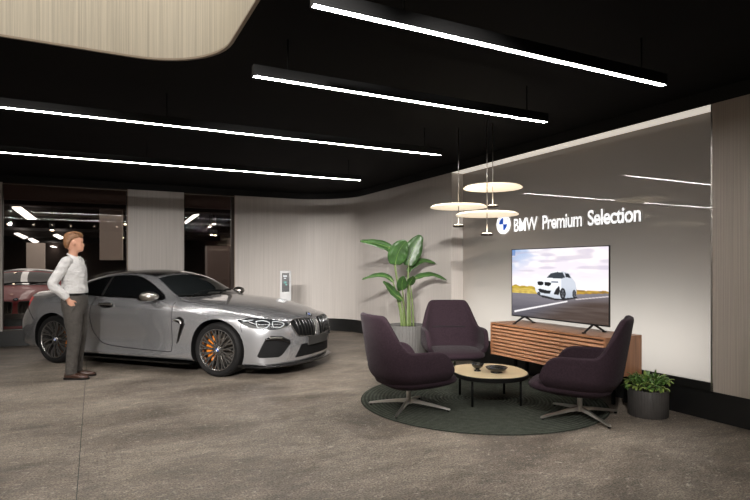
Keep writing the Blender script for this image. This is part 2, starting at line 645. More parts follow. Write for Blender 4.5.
strips = [([(12, 208), (21, 208), (36, 219.4), (27, 219.4)], 'big slanted white ceiling light at the upper left in the large window'),
          ([(14, 234), (18, 233.4), (28, 237.6), (24, 239)], 'narrow ceiling light above the red car roof in the dark showroom'),
          ([(28, 239.3), (32, 238.6), (39, 242), (34, 243.4)], 'small ceiling light beside the pale column in the dark showroom'),
          ([(53, 235.6), (57, 234.6), (64, 238), (60, 239.4)], 'small ceiling light just left of the man\'s head behind the glass'),
          ([(50, 246.4), (53, 246), (61, 249), (58, 250.2)], 'small far ceiling light above the man\'s shoulder behind the glass'),
          ([(184.5, 222.6), (193, 216), (199, 215), (186, 224)], 'slanted white ceiling light in the narrow window'),
          ]
for poly, lab in strips:
    bm = bmesh.new()
    zz = 2.74
    prism(bm, [up_to(x, y, zz)[:2] for x, y in poly], zz, zz + .03)
    tag(obj('ceiling_light', bm, M['farstrip'], None, False), lab, 'light', 'ceiling lights in the showroom behind the glass')
spots = [(52, 230, 12.8, 'glowing ceiling spot left of the man\'s head behind the large window'),
         (126, 224, 13.2, 'upper glowing spot at the right edge of the large window'),
         (122, 237.6, 14.5, 'lower glowing spot at the right edge of the large window'),
         (9, 224, 13.5, 'faint ceiling spot at the left end of the large window'),
         (214, 223.6, 15, 'upper right glowing spot of four in the narrow window'),
         (209.6, 226.6, 15.6, 'upper left glowing spot of four in the narrow window'),
         (211.6, 234.6, 17, 'lower left glowing spot of four in the narrow window'),
         (215.4, 235.2, 17.6, 'lower right glowing spot of four in the narrow window')]
for px, py, b, lab in spots:
    X, Y = W((px - 375) / 552 * b, b)
    Z = 1.4 + (266.5 - py) / 552 * b
    t = thing('spotlight', lab, 'light', (X, Y, Z), 0, 'ceiling spots in the showroom behind the glass')
    bm = bmesh.new()
    lathe(bm, [(.0, .0), (.05, 0), (.055, .02), (.055, .16), (0, .17)], 14, (0, 0, .0))
    obj('housing', bm, M['black'], t)
    bm = bmesh.new()
    lathe(bm, [(0, -.02), (.03, -.016), (.043, -.002), (0, 0)], 12)
    obj('lens', bm, M['spotlens'], t)
    bm = bmesh.new()
    tube(bm, [(0, 0, .165), (0, 0, 3.05 - Z)], .012, 6)
    obj('mounting_rod', bm, M['black'], t)
b = 14.2
X0, Y0 = W((99.5 - 375) / 552 * b, b)
X1, Y1 = W((122 - 375) / 552 * b, b)
zt = 1.4 + 64 / 552 * b
bm = bmesh.new()
prism(bm, [(X0, Y0), (X1, Y1), (X1 + .03, Y1 + .06), (X0 + .03, Y0 + .06)], 1.4 + 6.5 / 552 * b, zt)
hp = tag(obj('reflection_panel', bm, M['pale'], None, False), 'pale beige panel behind the large window, standing in for a reflection', 'panel')  # board put behind the glass in place of a reflection
b = 20
X0, Y0 = W((36 - 375) / 552 * b, b)
tag(obj('column', B((X0 - .28, Y0 - .2, 0), (X0 + .28, Y0 + .2, 2.25)), M['pale'], None, False), 'pale square column standing behind the red car', 'column')
b = 19
X0, Y0 = W((217 - 375) / 552 * b, b)
tag(obj('column', B((X0 - .36, Y0 - .2, 0), (X0 + .36, Y0 + .2, 2.1)), M['backwall'], None, False), 'brown low pillar seen through the narrow window', 'column')

# ------------------------------------------------------------------ ceiling lights of the lounge
def linear_light(x0, x1, y, rods, label):
    t = thing('linear_pendant_light', label, 'light', (x0, y, 2.7), 0, 'linear pendant lights under the black ceiling')
    L = x1 - x0
    obj('housing', joined(((0, -.026, .004), (L, .026, .08))), M['black'], t, False)
    obj('diffuser', joined(((.006, -.019, .0032), (L - .006, .019, .006))), M['strip'], t, False)
    for r in rods:
        bm = bmesh.new()
        tube(bm, [(r - x0, 0, .07), (r - x0, 0, .3)], .006, 6)
        obj('rod', bm, M['black'], t)


linear_light(.97, 3.66, 2.6, (1.5, 3.42), 'nearest and topmost linear pendant light, above the glass feature wall side')
linear_light(.97, 3.65, 3.75, (1.22, 3.42), 'second nearest linear pendant light, right of the pale ceiling opening')
linear_light(-3.2, 3.62, 5.42, (-2.6, .6, 3.4), 'third linear pendant light, long one just beyond the ceiling opening')
linear_light(-3.2, 3.60, 7.56, (-2.6, .6, 3.4), 'farthest linear pendant light, long one in front of the windows')

for (X, Y, Z, zr, lab) in ((3.97, 4.90, 2.29, 2.07, 'topmost of the three glowing disc pendants'),
                           (3.766, 5.265, 2.10, 1.87, 'glowing disc pendant at the left of the three'),
                           (3.674, 4.627, 1.956, 1.735, 'lowest of the three glowing disc pendants')):
    t = thing('disc_pendant', lab, 'light', (X, Y, Z), 0, 'disc pendants above the lounge table')
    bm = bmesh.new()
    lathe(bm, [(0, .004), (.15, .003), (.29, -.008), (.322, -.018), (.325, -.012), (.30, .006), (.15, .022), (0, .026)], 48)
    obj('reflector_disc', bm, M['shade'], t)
    bm = bmesh.new()
    tube(bm, [(0, 0, zr - Z), (0, 0, 3.0 - Z)], .005, 6)
    obj('rod', bm, M['steel'], t)
    bm = bmesh.new()
    lathe(bm, [(0, zr - Z - .012), (.06, zr - Z - .012), (.066, zr - Z), (.06, zr - Z + .01), (0, zr - Z + .01)], 24)
    obj('lamp_base', bm, M['frame'], t)
    bm = bmesh.new()
    lathe(bm, [(.008, zr - Z + .0105), (.05, zr - Z + .0105), (.05, zr - Z + .014), (.008, zr - Z + .014)], 24)
    obj('led_ring', bm, M['ledring'], t)
# ------------------------------------------------------------------ rug, table, sideboard, screen
X, Y = W(1.11, 5.82)
bm = bmesh.new()
lathe(bm, [(0, .0), (1.25, 0), (1.26, .004), (1.25, .012), (0, .012)], 96)
rug = tag(obj('rug', bm, rug_mat(), None, 'auto'), 'round dark green braided rug under the coffee table', 'rug')
rug.location = (X, Y, 0)
RZ = .012


def face_rot(fa, fb):
    """rotation that turns local +y towards the camera-frame direction (a, b)"""
    dx, dy = W(fa, fb)
    return math.atan2(dy, dx) - PI / 2


def sup(w, d, n, k):
    out = []
    for i in range(k):
        a = 2 * PI * i / k
        c, s = math.cos(a), math.sin(a)
        out.append((w * math.copysign(abs(c) ** (2 / n), c), d * math.copysign(abs(s) ** (2 / n), s)))
    return out


X, Y = W(1.185, 5.74)
t = thing('coffee_table', 'low round coffee table with pale oak top and thin black legs', 'table', (X, Y, RZ), face_rot(-.08, 1))
TH = .305
bm = bmesh.new()
pl = sup(.385, .425, 2.25, 56)
loft(bm, [[(x * k, y * k, z) for x, y in pl] for k, z in ((.96, TH - .046), (.99, TH - .04), (1.0, TH - .003), (.988, TH))])
obj('table_rim', bm, M['black'], t, 'auto')
bm = bmesh.new()
prism(bm, [(x * .972, y * .972) for x, y in pl], TH - .001, TH + .0025)
obj('tabletop', bm, M['tabletop'], t, False)
for sx in (-1, 1):
    for sy in (-1, 1):
        bm = bmesh.new()
        tube(bm, [(sx * .245, sy * .265, 0), (sx * .245, sy * .265, TH - .044)], .0125, 10)
        obj('leg', bm, M['black'], t)


def on_table(px, py, z=TH + RZ + .003):
    b = 552 * (1.4 - z) / (py - 266.5)
    return W((px - 375) / 552 * b, b) + (z,)


# deep footed bowl
bm = bmesh.new()
lathe(bm, [(0, 0), (.036, 0), (.036, .008), (.018, .02), (.03, .03), (.055, .05), (.066, .078), (.063, .082), (.05, .055), (.02, .036), (0, .034)], 32)
o = tag(obj('bowl', bm, M['bowl']), 'deep black footed bowl at the left on the coffee table', 'bowl')
o.location = on_table(477.5, 371)
bm = bmesh.new()
lathe(bm, [(0, 0), (.06, 0), (.062, .008), (.05, .014), (.09, .03), (.112, .056), (.108, .058), (.08, .036), (.03, .024), (0, .022)], 36)
o = tag(obj('bowl', bm, M['bowl']), 'wide shallow black bowl in the middle of the coffee table', 'bowl')
o.location = on_table(496.5, 372.5)

# sideboard against the glass wall
SX0, SX1, SY0, SY1, SZ0, SZ1 = 4.42, 4.95, 3.76, 5.50, .305, .706
t = thing('sideboard', 'low walnut sideboard with slatted doors under the television', 'sideboard', ((SX0 + SX1) / 2, (SY0 + SY1) / 2, 0))
cx, cy = (SX0 + SX1) / 2, (SY0 + SY1) / 2
hx, hy = (SX1 - SX0) / 2, (SY1 - SY0) / 2
obj('top_panel', B((-hx, -hy, SZ1 - .022), (hx, hy, SZ1), .002), M['oakend'], t, False)
for s in (-1, 1):
    obj('side_panel', B((-hx, s * hy - (.022 if s > 0 else 0), SZ0), (hx, s * hy + (.022 if s < 0 else 0), SZ1 - .0225), .002), M['oakend'], t, False)
obj('carcass', B((-hx + .03, -hy + .023, SZ0 + .001), (hx - .005, hy - .023, SZ1 - .023)), M['oakin'], t, False)
dw = (2 * hy - .044) / 3
NS = 9
for d in range(3):
    y0 = -hy + .022 + d * dw + .003
    y1 = y0 + dw - .006
    bm = bmesh.new()
    p = (SZ1 - .026 - SZ0 - .004) / NS
    for k in range(NS):
        z = SZ0 + .004 + k * p
        loft(bm, [[(-hx + .028, yy, z + .004), (-hx + .004, yy, z + .002), (-hx + .001, yy, z + .010), (-hx + .012, yy, z + p - .012), (-hx + .028, yy, z + p - .008)] for yy in (y0, y1)])
    obj('door', bm, M['oak'], t, False)
for sx in (-1, 1):
    for sy in (-1, 1):
        obj('leg', B(((.02 if sx < 0 else hx - .06) - .014, sy * (hy - .14) - .014, 0), ((.02 if sx < 0 else hx - .06) + .014, sy * (hy - .14) + .014, SZ0 - .016)), M['black'], t, False)
obj('under_frame', joined(*[((s - .014, -hy + .1, SZ0 - .016), (s + .014, hy - .1, SZ0)) for s in (.02, hx - .06)]), M['black'], t, False)

# television
TY0, TY1, TZ0, TZ1, TX = 3.905, 5.375, .785, 1.615, 4.655
t = thing('television', 'large flat television showing a white car, standing on the sideboard', 'television', (TX, (TY0 + TY1) / 2, SZ1))
ty = (TY1 - TY0) / 2
z0, z1 = TZ0 - SZ1, TZ1 - SZ1
obj('casing', joined(((.0, -ty, z0), (.012, ty, z1)), ((.012, -ty * .7, z0 + .03), (.06, ty * .7, z0 + .45))), M['tvblack'], t, False)
bez = .009
obj('bezel', joined(((-.004, -ty, z0), (0, -ty + bez, z1)), ((-.004, ty - bez, z0), (0, ty, z1)), ((-.004, -ty + bez, z0), (0, ty - bez, z0 + bez * 1.6)), ((-.004, -ty + bez, z1 - bez), (0, ty - bez, z1))), M['tvblack'], t, False)
for s in (-1, 1):
    bm = bmesh.new()
    for q in (-1, 1):
        tube(bm, [(.015, s * .52, z0 + .01), (.015 + q * .15, s * .52 + s * .01, .008)], [.013, .010], 6)
        box(bm, (.015 + q * .15 - .02, s * .52 - .012 + s * .01, 0), (.015 + q * .15 + .02, s * .52 + .012 + s * .01, .012))
    obj('foot', bm, M['tvblack'], t, False)


def inpoly(u, v, P):
    r = False
    j = len(P) - 1
    for i in range(len(P)):
        (a, b), (c, d) = P[i], P[j]
        if (b > v) != (d > v) and u < (c - a) * (v - b) / (d - b) + a:
            r = not r
        j = i
    return r


def hsh(x, y):
    h = math.sin(x * 127.1 + y * 311.7) * 43758.5453
    return h - math.floor(h)


def vn(x, y):
    i, j = math.floor(x), math.floor(y)
    f, g = smooth01(x - i), smooth01(y - j)
    a = hsh(i, j) * (1 - f) + hsh(i + 1, j) * f
    b = hsh(i, j + 1) * (1 - f) + hsh(i + 1, j + 1) * f
    return a * (1 - g) + b * g


def mixc(a, b, t):
    t = max(0, min(1, t))
    return tuple(a[i] * (1 - t) + b[i] * t for i in range(3))


BODY = [(.275, .56), (.283, .50), (.30, .455), (.37, .425), (.415, .40), (.445, .345), (.50, .325), (.57, .32), (.635, .345), (.665, .41), (.70, .47), (.712, .56), (.705, .66), (.68, .675), (.60, .69), (.57, .70), (.50, .705), (.40, .675), (.31, .665), (.285, .62)]
GLASSP = [(.405, .415), (.45, .352), (.52, .332), (.575, .34), (.60, .405), (.56, .425), (.47, .42)]
SIDEG = [(.605, .40), (.595, .345), (.635, .355), (.658, .415)]
KID1 = [(.302, .475), (.345, .468), (.372, .48), (.372, .515), (.345, .53), (.308, .525)]
KID2 = [(.382, .48), (.42, .475), (.455, .485), (.452, .515), (.43, .535), (.385, .53)]
LOWG = [(.31, .585), (.33, .575), (.43, .60), (.455, .60), (.44, .64), (.40, .645), (.33, .63)]
INT = [(.505, .57), (.54, .52), (.548, .60), (.53, .655), (.48, .645)]
SHAD = [(.30, .66), (.50, .70), (.71, .655), (.72, .68), (.60, .72), (.50, .73), (.36, .70)]


def picture(u, v):
    n = vn(u * 7, v * 13) * .6 + vn(u * 17, v * 31) * .4
    if v < .62:
        c = mixc((150, 172, 205), (222, 214, 222), smooth01((u * .9 + v * 1.3) * 1.5))
        c = mixc(c, (238, 230, 228), .75 * smooth01((n - .38) * 3))
        c = mixc(c, (176, 168, 186), .5 * smooth01((vn(u * 5 + 9, v * 22) - .55) * 4) * (v < .4))
        c = mixc(c, (236, 226, 224), smooth01((v - .3) * 4) * .7)
        if u < .04 and v < .09:
            c = mixc(c, (70, 110, 170), .6)
    lh = .60 if u < .5 else .575
    if u < .5 and v > .525 + .03 * vn(u * 22, 1):
        c = mixc((196, 168, 60), (122, 104, 40), vn(u * 30, v * 60))
        if v > .585:
            c = mixc((214, 188, 92), (170, 144, 70), vn(u * 30, v * 60))
    if u >= .5 and v > .555 + .02 * vn(u * 25, 3):
        c = mixc((186, 150, 60), (120, 92, 44), vn(u * 30, v * 50))
    edge = .655 if u < .5 else .655 - (u - .5) * .12
    if v > edge:
        c = mixc((112, 108, 116), (74, 72, 80), smooth01((v - edge) * 3))
        c = mixc(c, (64, 50, 42), .9 * smooth01((u - .35 + (v - .8) * 1.5) * 2.2) * smooth01((v - edge) * 6))
        c = mixc(c, (140, 134, 138), .25 * vn(u * 6 + v * 9, v * 60))
        ln = .955 - (u - .0) * .36
        if abs(v - ln) < .014 - .008 * u and .03 < u < .62:
            c = (226, 222, 224)
        if u > .70 and abs(v - (.70 - (u - .7) * .22)) < .006:
            c = (200, 190, 190)
    if inpoly(u, v, SHAD):
        c = mixc(c, (20, 20, 24), .85)
    if inpoly(u, v, BODY):
        c = mixc((232, 234, 240), (176, 182, 194), smooth01((v - .5) * 4))
        if u > .56:
            c = mixc(c, (150, 158, 172), .5)
        for P, q in ((GLASSP, (48, 54, 62)), (SIDEG, (34, 38, 44)), (KID1, (20, 20, 24)), (KID2, (20, 20, 24)), (LOWG, (26, 26, 30)), (INT, (28, 28, 32))):
            if inpoly(u, v, P):
                c = q
        if .455 < u < .53 and .462 < v < .485:
            c = (90, 100, 112)
        for (a, b, r1, r2) in ((.575, .63, .030, .078), (.688, .625, .018, .055), (.318, .655, .02, .03)):
            d = math.hypot((u - a) / r1, (v - b) / r2)
            if d < 1:
                c = (22, 22, 25) if d > .7 or (int(math.degrees(math.atan2(v - b, u - a)) / 36) % 2) else (88, 90, 96)
    return c


def screen_grid(nu, nv, place, fn, name, material, parent):
    bm = bmesh.new()
    V = [[bm.verts.new(place(i / nu, j / nv)) for i in range(nu + 1)] for j in range(nv + 1)]
    for j in range(nv):
        for i in range(nu):
            bm.faces.new((V[j][i], V[j][i + 1], V[j + 1][i + 1], V[j + 1][i]))
    me = bpy.data.meshes.new(name)
    bm.to_mesh(me)
    bm.free()
    at = me.color_attributes.new('picture', 'FLOAT_COLOR', 'POINT')
    buf = []
    for j in range(nv + 1):
        for i in range(nu + 1):
            buf.extend(lin(fn(i / nu, j / nv)) + (1.,))
    at.data.foreach_set('color', buf)
    me.materials.append(material)
    o = bpy.data.objects.new(name, me)
    COL.objects.link(o)
    o.parent = parent
    return o


screen_grid(260, 150, lambda u, v: (-.0012, (ty - bez) - u * 2 * (ty - bez), (z1 - bez) - v * (z1 - z0 - bez * 2.6)), picture, 'screen', M['screen'], t)

# ------------------------------------------------------------------ lettering and emblem on the glass wall
def roundel(bm_ring, r, d, bm_blue, bm_white, place):
    """flat round badge: ring, two blue and two white quarters; place maps (right, up, out) to 3-D"""
    n = 40
    def disc(bm, r0, r1, a0, a1, d0, d1, k):
        A = [a0 + (a1 - a0) * i / k for i in range(k + 1)]
        rings = []
        for a in A:
            c, s = math.cos(a), math.sin(a)
            rings.append([place(r0 * c, r0 * s, d0), place(r1 * c, r1 * s, d0), place(r1 * c, r1 * s, d1), place(r0 * c, r0 * s, d1)])
        loft(bm, rings, True)
    for q in range(4):
        disc(bm_ring, r * .66, r, q * PI / 2, (q + 1) * PI / 2, 0, d, 10)
        disc(bm_blue if q % 2 else bm_white, r * .002, r * .655, q * PI / 2, (q + 1) * PI / 2, 0, d * .8, 8)


def lettering(text, y_left, y_right, zb, cap):
    cu = bpy.data.curves.new('lettering', 'FONT')
    cu.body = text
    cu.size = 1
    cu.extrude = .06
    cu.offset = .015 if text == 'BMW' else .021
    cu.space_character = .93
    o = bpy.data.objects.new('lettering', cu)
    COL.objects.link(o)
    dg = bpy.context.evaluated_depsgraph_get()
    dg.update()
    me = bpy.data.meshes.new_from_object(o.evaluated_get(dg))
    bpy.data.objects.remove(o)
    xs = [v.co.x for v in me.vertices]
    return me, min(xs), max(xs)


SGX = XN - .0145
t = thing('wall_sign', 'raised white three-word lettering on the glass wall above the television', 'sign', (SGX, 5.0, 1.89))
words = ['BMW', 'Premium', 'Selection']
spans = [(5.93, 5.475), (5.385, 4.735), (4.65, 3.94)]
for w, (ya, yb) in zip(words, spans):
    me, x0, x1 = lettering(w, ya, yb, 0, 0)
    ys = [v.co.y for v in me.vertices]
    capc = max(ys) if w == 'BMW' else capc
    for v in me.vertices:
        x, y, z = v.co
        v.co = Vector(((-z) * .2, (ya + (yb - ya) * (x - x0) / (x1 - x0)) - 5.0, y / capc * .172 - .005))
    me.materials.clear()
    me.materials.append(M['white'])
    me.materials.append(M['letterside'])
    for p in me.polygons:
        p.material_index = 0 if p.normal.x < -.8 or p.normal.x > .8 else 1
    o = bpy.data.objects.new('lettering', me)
    COL.objects.link(o)
    o.parent = t
E1 = (6.165, 2.005)
t = thing('wall_emblem', 'round blue and white emblem left of the raised lettering', 'emblem', (SGX, E1[0], E1[1] - .005))
b1, b2, b3 = bmesh.new(), bmesh.new(), bmesh.new()
roundel(b1, .138, .04, b2, b3, lambda r, u, o: (.03 - o, -r, u))
obj('ring', b1, M['white'], t, 'auto')
obj('blue_quarter', b2, M['blue'], t, 'auto')
obj('white_quarter', b3, M['white'], t, 'auto')

# ------------------------------------------------------------------ information stand by the back wall
X, Y = W((285.6 - 375) / 552 * 9.9, 9.9)
t = thing('information_stand', 'slim white information stand with a small dark screen behind the car', 'display', (X, Y, 0), face_rot(.15, -1))
obj('panel', B((-.1, -.02, .0), (.1, .02, 1.325), .004), M['standwhite'], t, 'auto')
obj('base', B((-.16, -.14, 0), (.16, .14, .012), .003), M['standwhite'], t, 'auto')


def stele(u, v):
    c = (14, 16, 20)
    c = mixc(c, (40, 150, 140), .9 * smooth01(1 - math.hypot((u - .45) / .4, (v - .5) / .13)))
    c = mixc(c, (60, 190, 170), smooth01(1 - math.hypot((u - .6) / .22, (v - .62) / .05)))
    if .2 < u < .7 and abs(v - .16) < .03 or .25 < u < .55 and abs(v - .28) < .02:
        c = (190, 196, 200)
    if v > .8:
        c = mixc(c, (30, 34, 36), .5)
    return c


screen_grid(24, 48, lambda u, v: (.066 - u * .132, .0215, 1.285 - v * .34), stele, 'screen', M['screen'], t)

# ------------------------------------------------------------------ lounge chairs
def make_chair():
    t = thing('lounge_chair', 'aubergine felt lounge chair turned away, at the left edge of the rug', 'chair', (0, 0, 0), 0, 'lounge chairs around the coffee table')
    w, fy, by = .41, .30, -.37
    path = []
    for k in range(13):
        path.append((w - .03 * (1 - k / 12) ** 2, fy + (-.03 - fy) * k / 12, 0, k / 12))
    for k in range(1, 33):
        a = PI * k / 32
        c, s = math.cos(a), math.sin(a)
        path.append((w * math.copysign(abs(c) ** (2 / 2.5), c), -.03 + (by + .03) * abs(s) ** (2 / 2.5), min(a, PI - a) / (PI / 2), 1))
    for k in range(1, 13):
        path.append((-(w - .03 * (k / 12) ** 2), -.03 + (fy + .03) * k / 12, 0, 1 - k / 12))
    zb = .205
    rows = 16
    rings = []
    for (x, y, q, f) in path:
        # rim height: arms, then sweeping up to the head
        rise = smooth01((q - .22) / .42)
        H = .60 - .20 * (1 - f) ** 5 + .335 * rise
        col = []
        for j in range(rows + 1):
            tt = j / rows
            z = zb + (H - zb) * tt
            k = min(1., .40 + .60 * math.sin(min(1, (z - zb) / .20) * PI / 2) ** .75)
            xx, yy = x * k, (y + .02) * k - .02
            if z > .40:
                yy -= .17 * (z - .40) * (.2 + .8 * smooth01(q / .55)) if q > 0 else 0
                xx *= 1 - .04 * smooth01((z - .55) / .4)
            else:
                pass
            col.append((xx, yy, z))
        rings.append(col)
    bm = bmesh.new()
    V = [[bm.verts.new(p) for p in r] for r in rings]
    for i in range(len(V) - 1):
        for j in range(rows):
            bm.faces.new((V[i][j], V[i + 1][j], V[i + 1][j + 1], V[i][j + 1]))
    bm.faces.new([V[i][0] for i in range(len(V))])
    bm.normal_update()
    bmesh.ops.recalc_face_normals(bm, faces=bm.faces[:])
    # thickness grows inwards whatever way the normals came out
    c = Vector((0, 0, .6))
    f0 = max(bm.faces, key=lambda f: -f.calc_center_median().y)
    off = -1 if f0.normal.y < 0 else 1
    bm = solved(bm, [('SOLIDIFY', dict(thickness=.055, offset=off)), ('SUBSURF', dict(levels=1))])
    shell_tree = BVHTree.FromBMesh(bm)
    obj('shell', bm, M['fabric'], t)
    # seat: cushion with an overhanging front lip
    rings = []
    for z, kx, y0, y1 in ((.215, .18, -.16, .14), (.226, .25, -.22, .26), (.256, .325, -.28, .385), (.275, .345, -.29, .435), (.298, .35, -.29, .445), (.322, .342, -.285, .43), (.340, .31, -.26, .375), (.352, .2, -.15, .24), (.355, .05, -.0, .1)):
        rings.append([(x, (y0 + y1) / 2 + y, z) for x, y in sup(kx, (y1 - y0) / 2, 3.2, 44)])
    bm = bmesh.new()
    loft(bm, rings)
    obj('seat_cushion', bm, M['fabric'], t)
    # seam across the inner back
    pts = []
    for k in range(-10, 11):
        x = k / 10 * .225
        hit = shell_tree.ray_cast(Vector((x, .6, .585)), Vector((0, -1, 0)))
        if hit[0]:
            pts.append(hit[0] + Vector((0, .0, 0)))
    if len(pts) > 3:
        bm = bmesh.new()
        tube(bm, pts, .008, 6)
        obj('seam', bm, M['seam'], t)
    # swivel base
    bm = bmesh.new()
    lathe(bm, [(.0, .05), (.036, .05), (.034, .085), (.024, .10), (.0235, .195), (.06, .205), (.12, .211), (0, .214)], 24)
    obj('column', bm, M['chrome'], t, 'auto')
    for k in range(4):
        a = PI / 2 * k + PI / 4
        d = Vector((math.cos(a), math.sin(a), 0))
        s = Vector((-d.y, d.x, 0))
        rings = []
        for r, z, hw, hh in ((.02, .075, .022, .018), (.12, .066, .018, .014), (.3, .04, .014, .010), (.405, .022, .012, .008), (.415, .02, .008, .005)):
            c = d * r + Vector((0, 0, z))
            up = Vector((0, 0, 1))
            rings.append([c - s * hw - up * hh, c + s * hw - up * hh, c + s * hw * .7 + up * hh, c - s * hw * .7 + up * hh])
        bm = bmesh.new()
        loft(bm, rings)
        lg = obj('leg', bm, M['chrome'], t, 'auto')
        bm = bmesh.new()
        c = d * .395
        lathe(bm, [(0, 0), (.013, 0), (.013, .012), (0, .014)], 12, (c.x, c.y, 0))
        obj('glide', bm, M['black'], lg)
    return t


ch = make_chair()
a = W(.33, 5.42)
ch.location = (a[0], a[1], RZ)
ch.rotation_euler = (0, 0, face_rot(.90, .42))
a = W(1.005, 7.06)
dup(ch, (a[0], a[1], RZ), face_rot(.06, -1), 'aubergine felt lounge chair facing the viewer, in front of the tall plant')
a = W(1.90, 5.12)
dup(ch, (a[0], a[1], RZ), face_rot(-.86, .47), 'aubergine felt lounge chair in front of the sideboard, turned to the left')

# ------------------------------------------------------------------ plants
def blade(bm, mid, width, fold=.25, twist=0, up=(0, 0, 1), n=18):
    """banana-like leaf along the curve mid: half width profile, folded at the midrib"""
    C = catmull(mid, 6)
    m = len(C)
    L = []
    U = Vector(up)
    for i, p in enumerate(C):
        tq = (C[min(i + 1, m - 1)] - C[max(i - 1, 0)]).normalized()
        s = tq.cross(U)
        if s.length < 1e-4:
            s = Vector((1, 0, 0))
        s.normalize()
        nn = s.cross(tq).normalized()
        q = i / (m - 1)
        hw = width * (math.sin(PI * min(1, q * .92 + .06)) ** .62) * (1 - .35 * q) * 1.15
        if i == m - 1:
            hw = .002
        wv = .06 * width * math.sin(q * 24)
        L.append([p - s * hw + nn * (hw * fold + wv), p - s * hw * .5 + nn * hw * fold * .35, p - nn * .0, p + s * hw * .5 + nn * hw * fold * .35, p + s * hw + nn * (hw * fold - wv)])
    T = [[bm.verts.new(v) for v in r] for r in L]
    D = [[bm.verts.new(v - Vector((0, 0, .0)) - nn * .003) for v in r] for r in L]
    for i in range(m - 1):
        for j in range(4):
            bm.faces.new((T[i][j], T[i][j + 1], T[i + 1][j + 1], T[i + 1][j]))
            bm.faces.new((D[i][j + 1], D[i][j], D[i + 1][j], D[i + 1][j + 1]))
        bm.faces.new((T[i][0], T[i + 1][0], D[i + 1][0], D[i][0]))
        bm.faces.new((T[i + 1][4], T[i][4], D[i][4], D[i + 1][4]))
    bm.faces.new([T[0][j] for j in range(4, -1, -1)] + [D[0][j] for j in range(5)])
    bm.faces.new([T[-1][j] for j in range(5)] + [D[-1][j] for j in range(4, -1, -1)])
    return bm


PB = 8.7
PX, PY = W((407 - 375) / 552 * PB, PB)
t = thing('potted_plant', 'tall large-leaved plant in a ribbed grey planter behind the chairs', 'plant', (PX, PY, 0))
bm = bmesh.new()
lathe(bm, [(0, 0), (.27, 0), (.285, .01), (.30, .25), (.305, .47), (.30, .486), (.275, .486), (.27, .44), (0, .44)], 168, rib=.006, nrib=42)
obj('planter', bm, M['pot'], t, 'auto')
bm = bmesh.new()
lathe(bm, [(0, .43), (.25, .43), (.262, .442), (.2, .452), (.1, .46), (0, .462)], 32)
obj('soil', bm, M['soil'], t)


def pp(px, py, dd=0):
    b = PB + dd
    x, y = W((px - 375) / 552 * b, b)
    return Vector((x - PX, y - PY, 1.4 - (py - 266.5) / 552 * b))


vw = Vector(W(0, -1) + (0,))
leaves = [
    # points along the midrib from the base outwards, half width, direction the upper face looks to, stem start, depth
    ([(392, 252), (388, 247.5), (380, 244.5), (371, 242.5), (360, 241)], .075, vw + Vector((0, 0, .5)), .10, 400, -.05),
    ([(395.5, 264.5), (396.5, 258), (399, 251), (403, 245), (406.5, 241)], .155, vw, .1, 399.5, -.12),
    ([(408.5, 265.5), (410, 257), (413.5, 249), (417, 242), (421.5, 235.5)], .15, vw, .1, 406, .0),
    ([(408, 272), (412, 266.5), (418, 262.5), (425, 261), (436, 263.5)], .06, vw * .8 + Vector((0, 0, .6)), .25, 404, .12),
    ([(411, 280.5), (418, 277.5), (426, 275.3), (435, 275.5), (447, 280.5)], .06, vw * .6 + Vector((0, 0, .7)), .2, 409, -.1),
    ([(393, 282), (388, 277.5), (381, 275.5), (372, 276.5), (362, 279.5)], .055, vw * .6 + Vector((0, 0, .7)), .2, 402, .05),
    ([(402.5, 300), (396, 295), (391, 290), (387, 285.5), (383, 281.5)], .075, vw + Vector((0, 0, .8)), .1, 401, -.18),
    ([(402.5, 290), (402, 287), (402, 283), (403, 279), (404.5, 276.5)], .085, vw, .1, 404.5, -.2),
    ([(409, 285), (410.5, 282), (412, 279.5), (413, 277.5), (413.5, 276)], .06, vw, .1, 407, -.22),
]
for mid, hw, up, fold, sx, dd in leaves:
    bm = bmesh.new()
    pts = [pp(x, y, dd * (1 + .3 * i)) for i, (x, y) in enumerate(mid)]
    blade(bm, pts, hw, fold + .12, up=up)
    lf = obj('leaf', bm, M['leaf'], t)
    bm = bmesh.new()
    tube(bm, [p + Vector(up).normalized() * .002 for p in catmull(pts, 4)], [.006 * (1 - .7 * k / 16) for k in range(17)], 6)
    obj('midrib', bm, M['leaf3'], lf)
    base = Vector(((sx - 404) * .02, (hsh(sx, dd) - .5) * .12, .45))
    q = pts[0]
    bm = bmesh.new()
    tube(bm, catmull([base, base.lerp(q, .45) + Vector((0, 0, .12)) * (q - base).length * .3, q, pts[1]], 6), [.016 - .009 * k / 18 for k in range(19)], 8)
    obj('stem', bm, M['stem'], t)

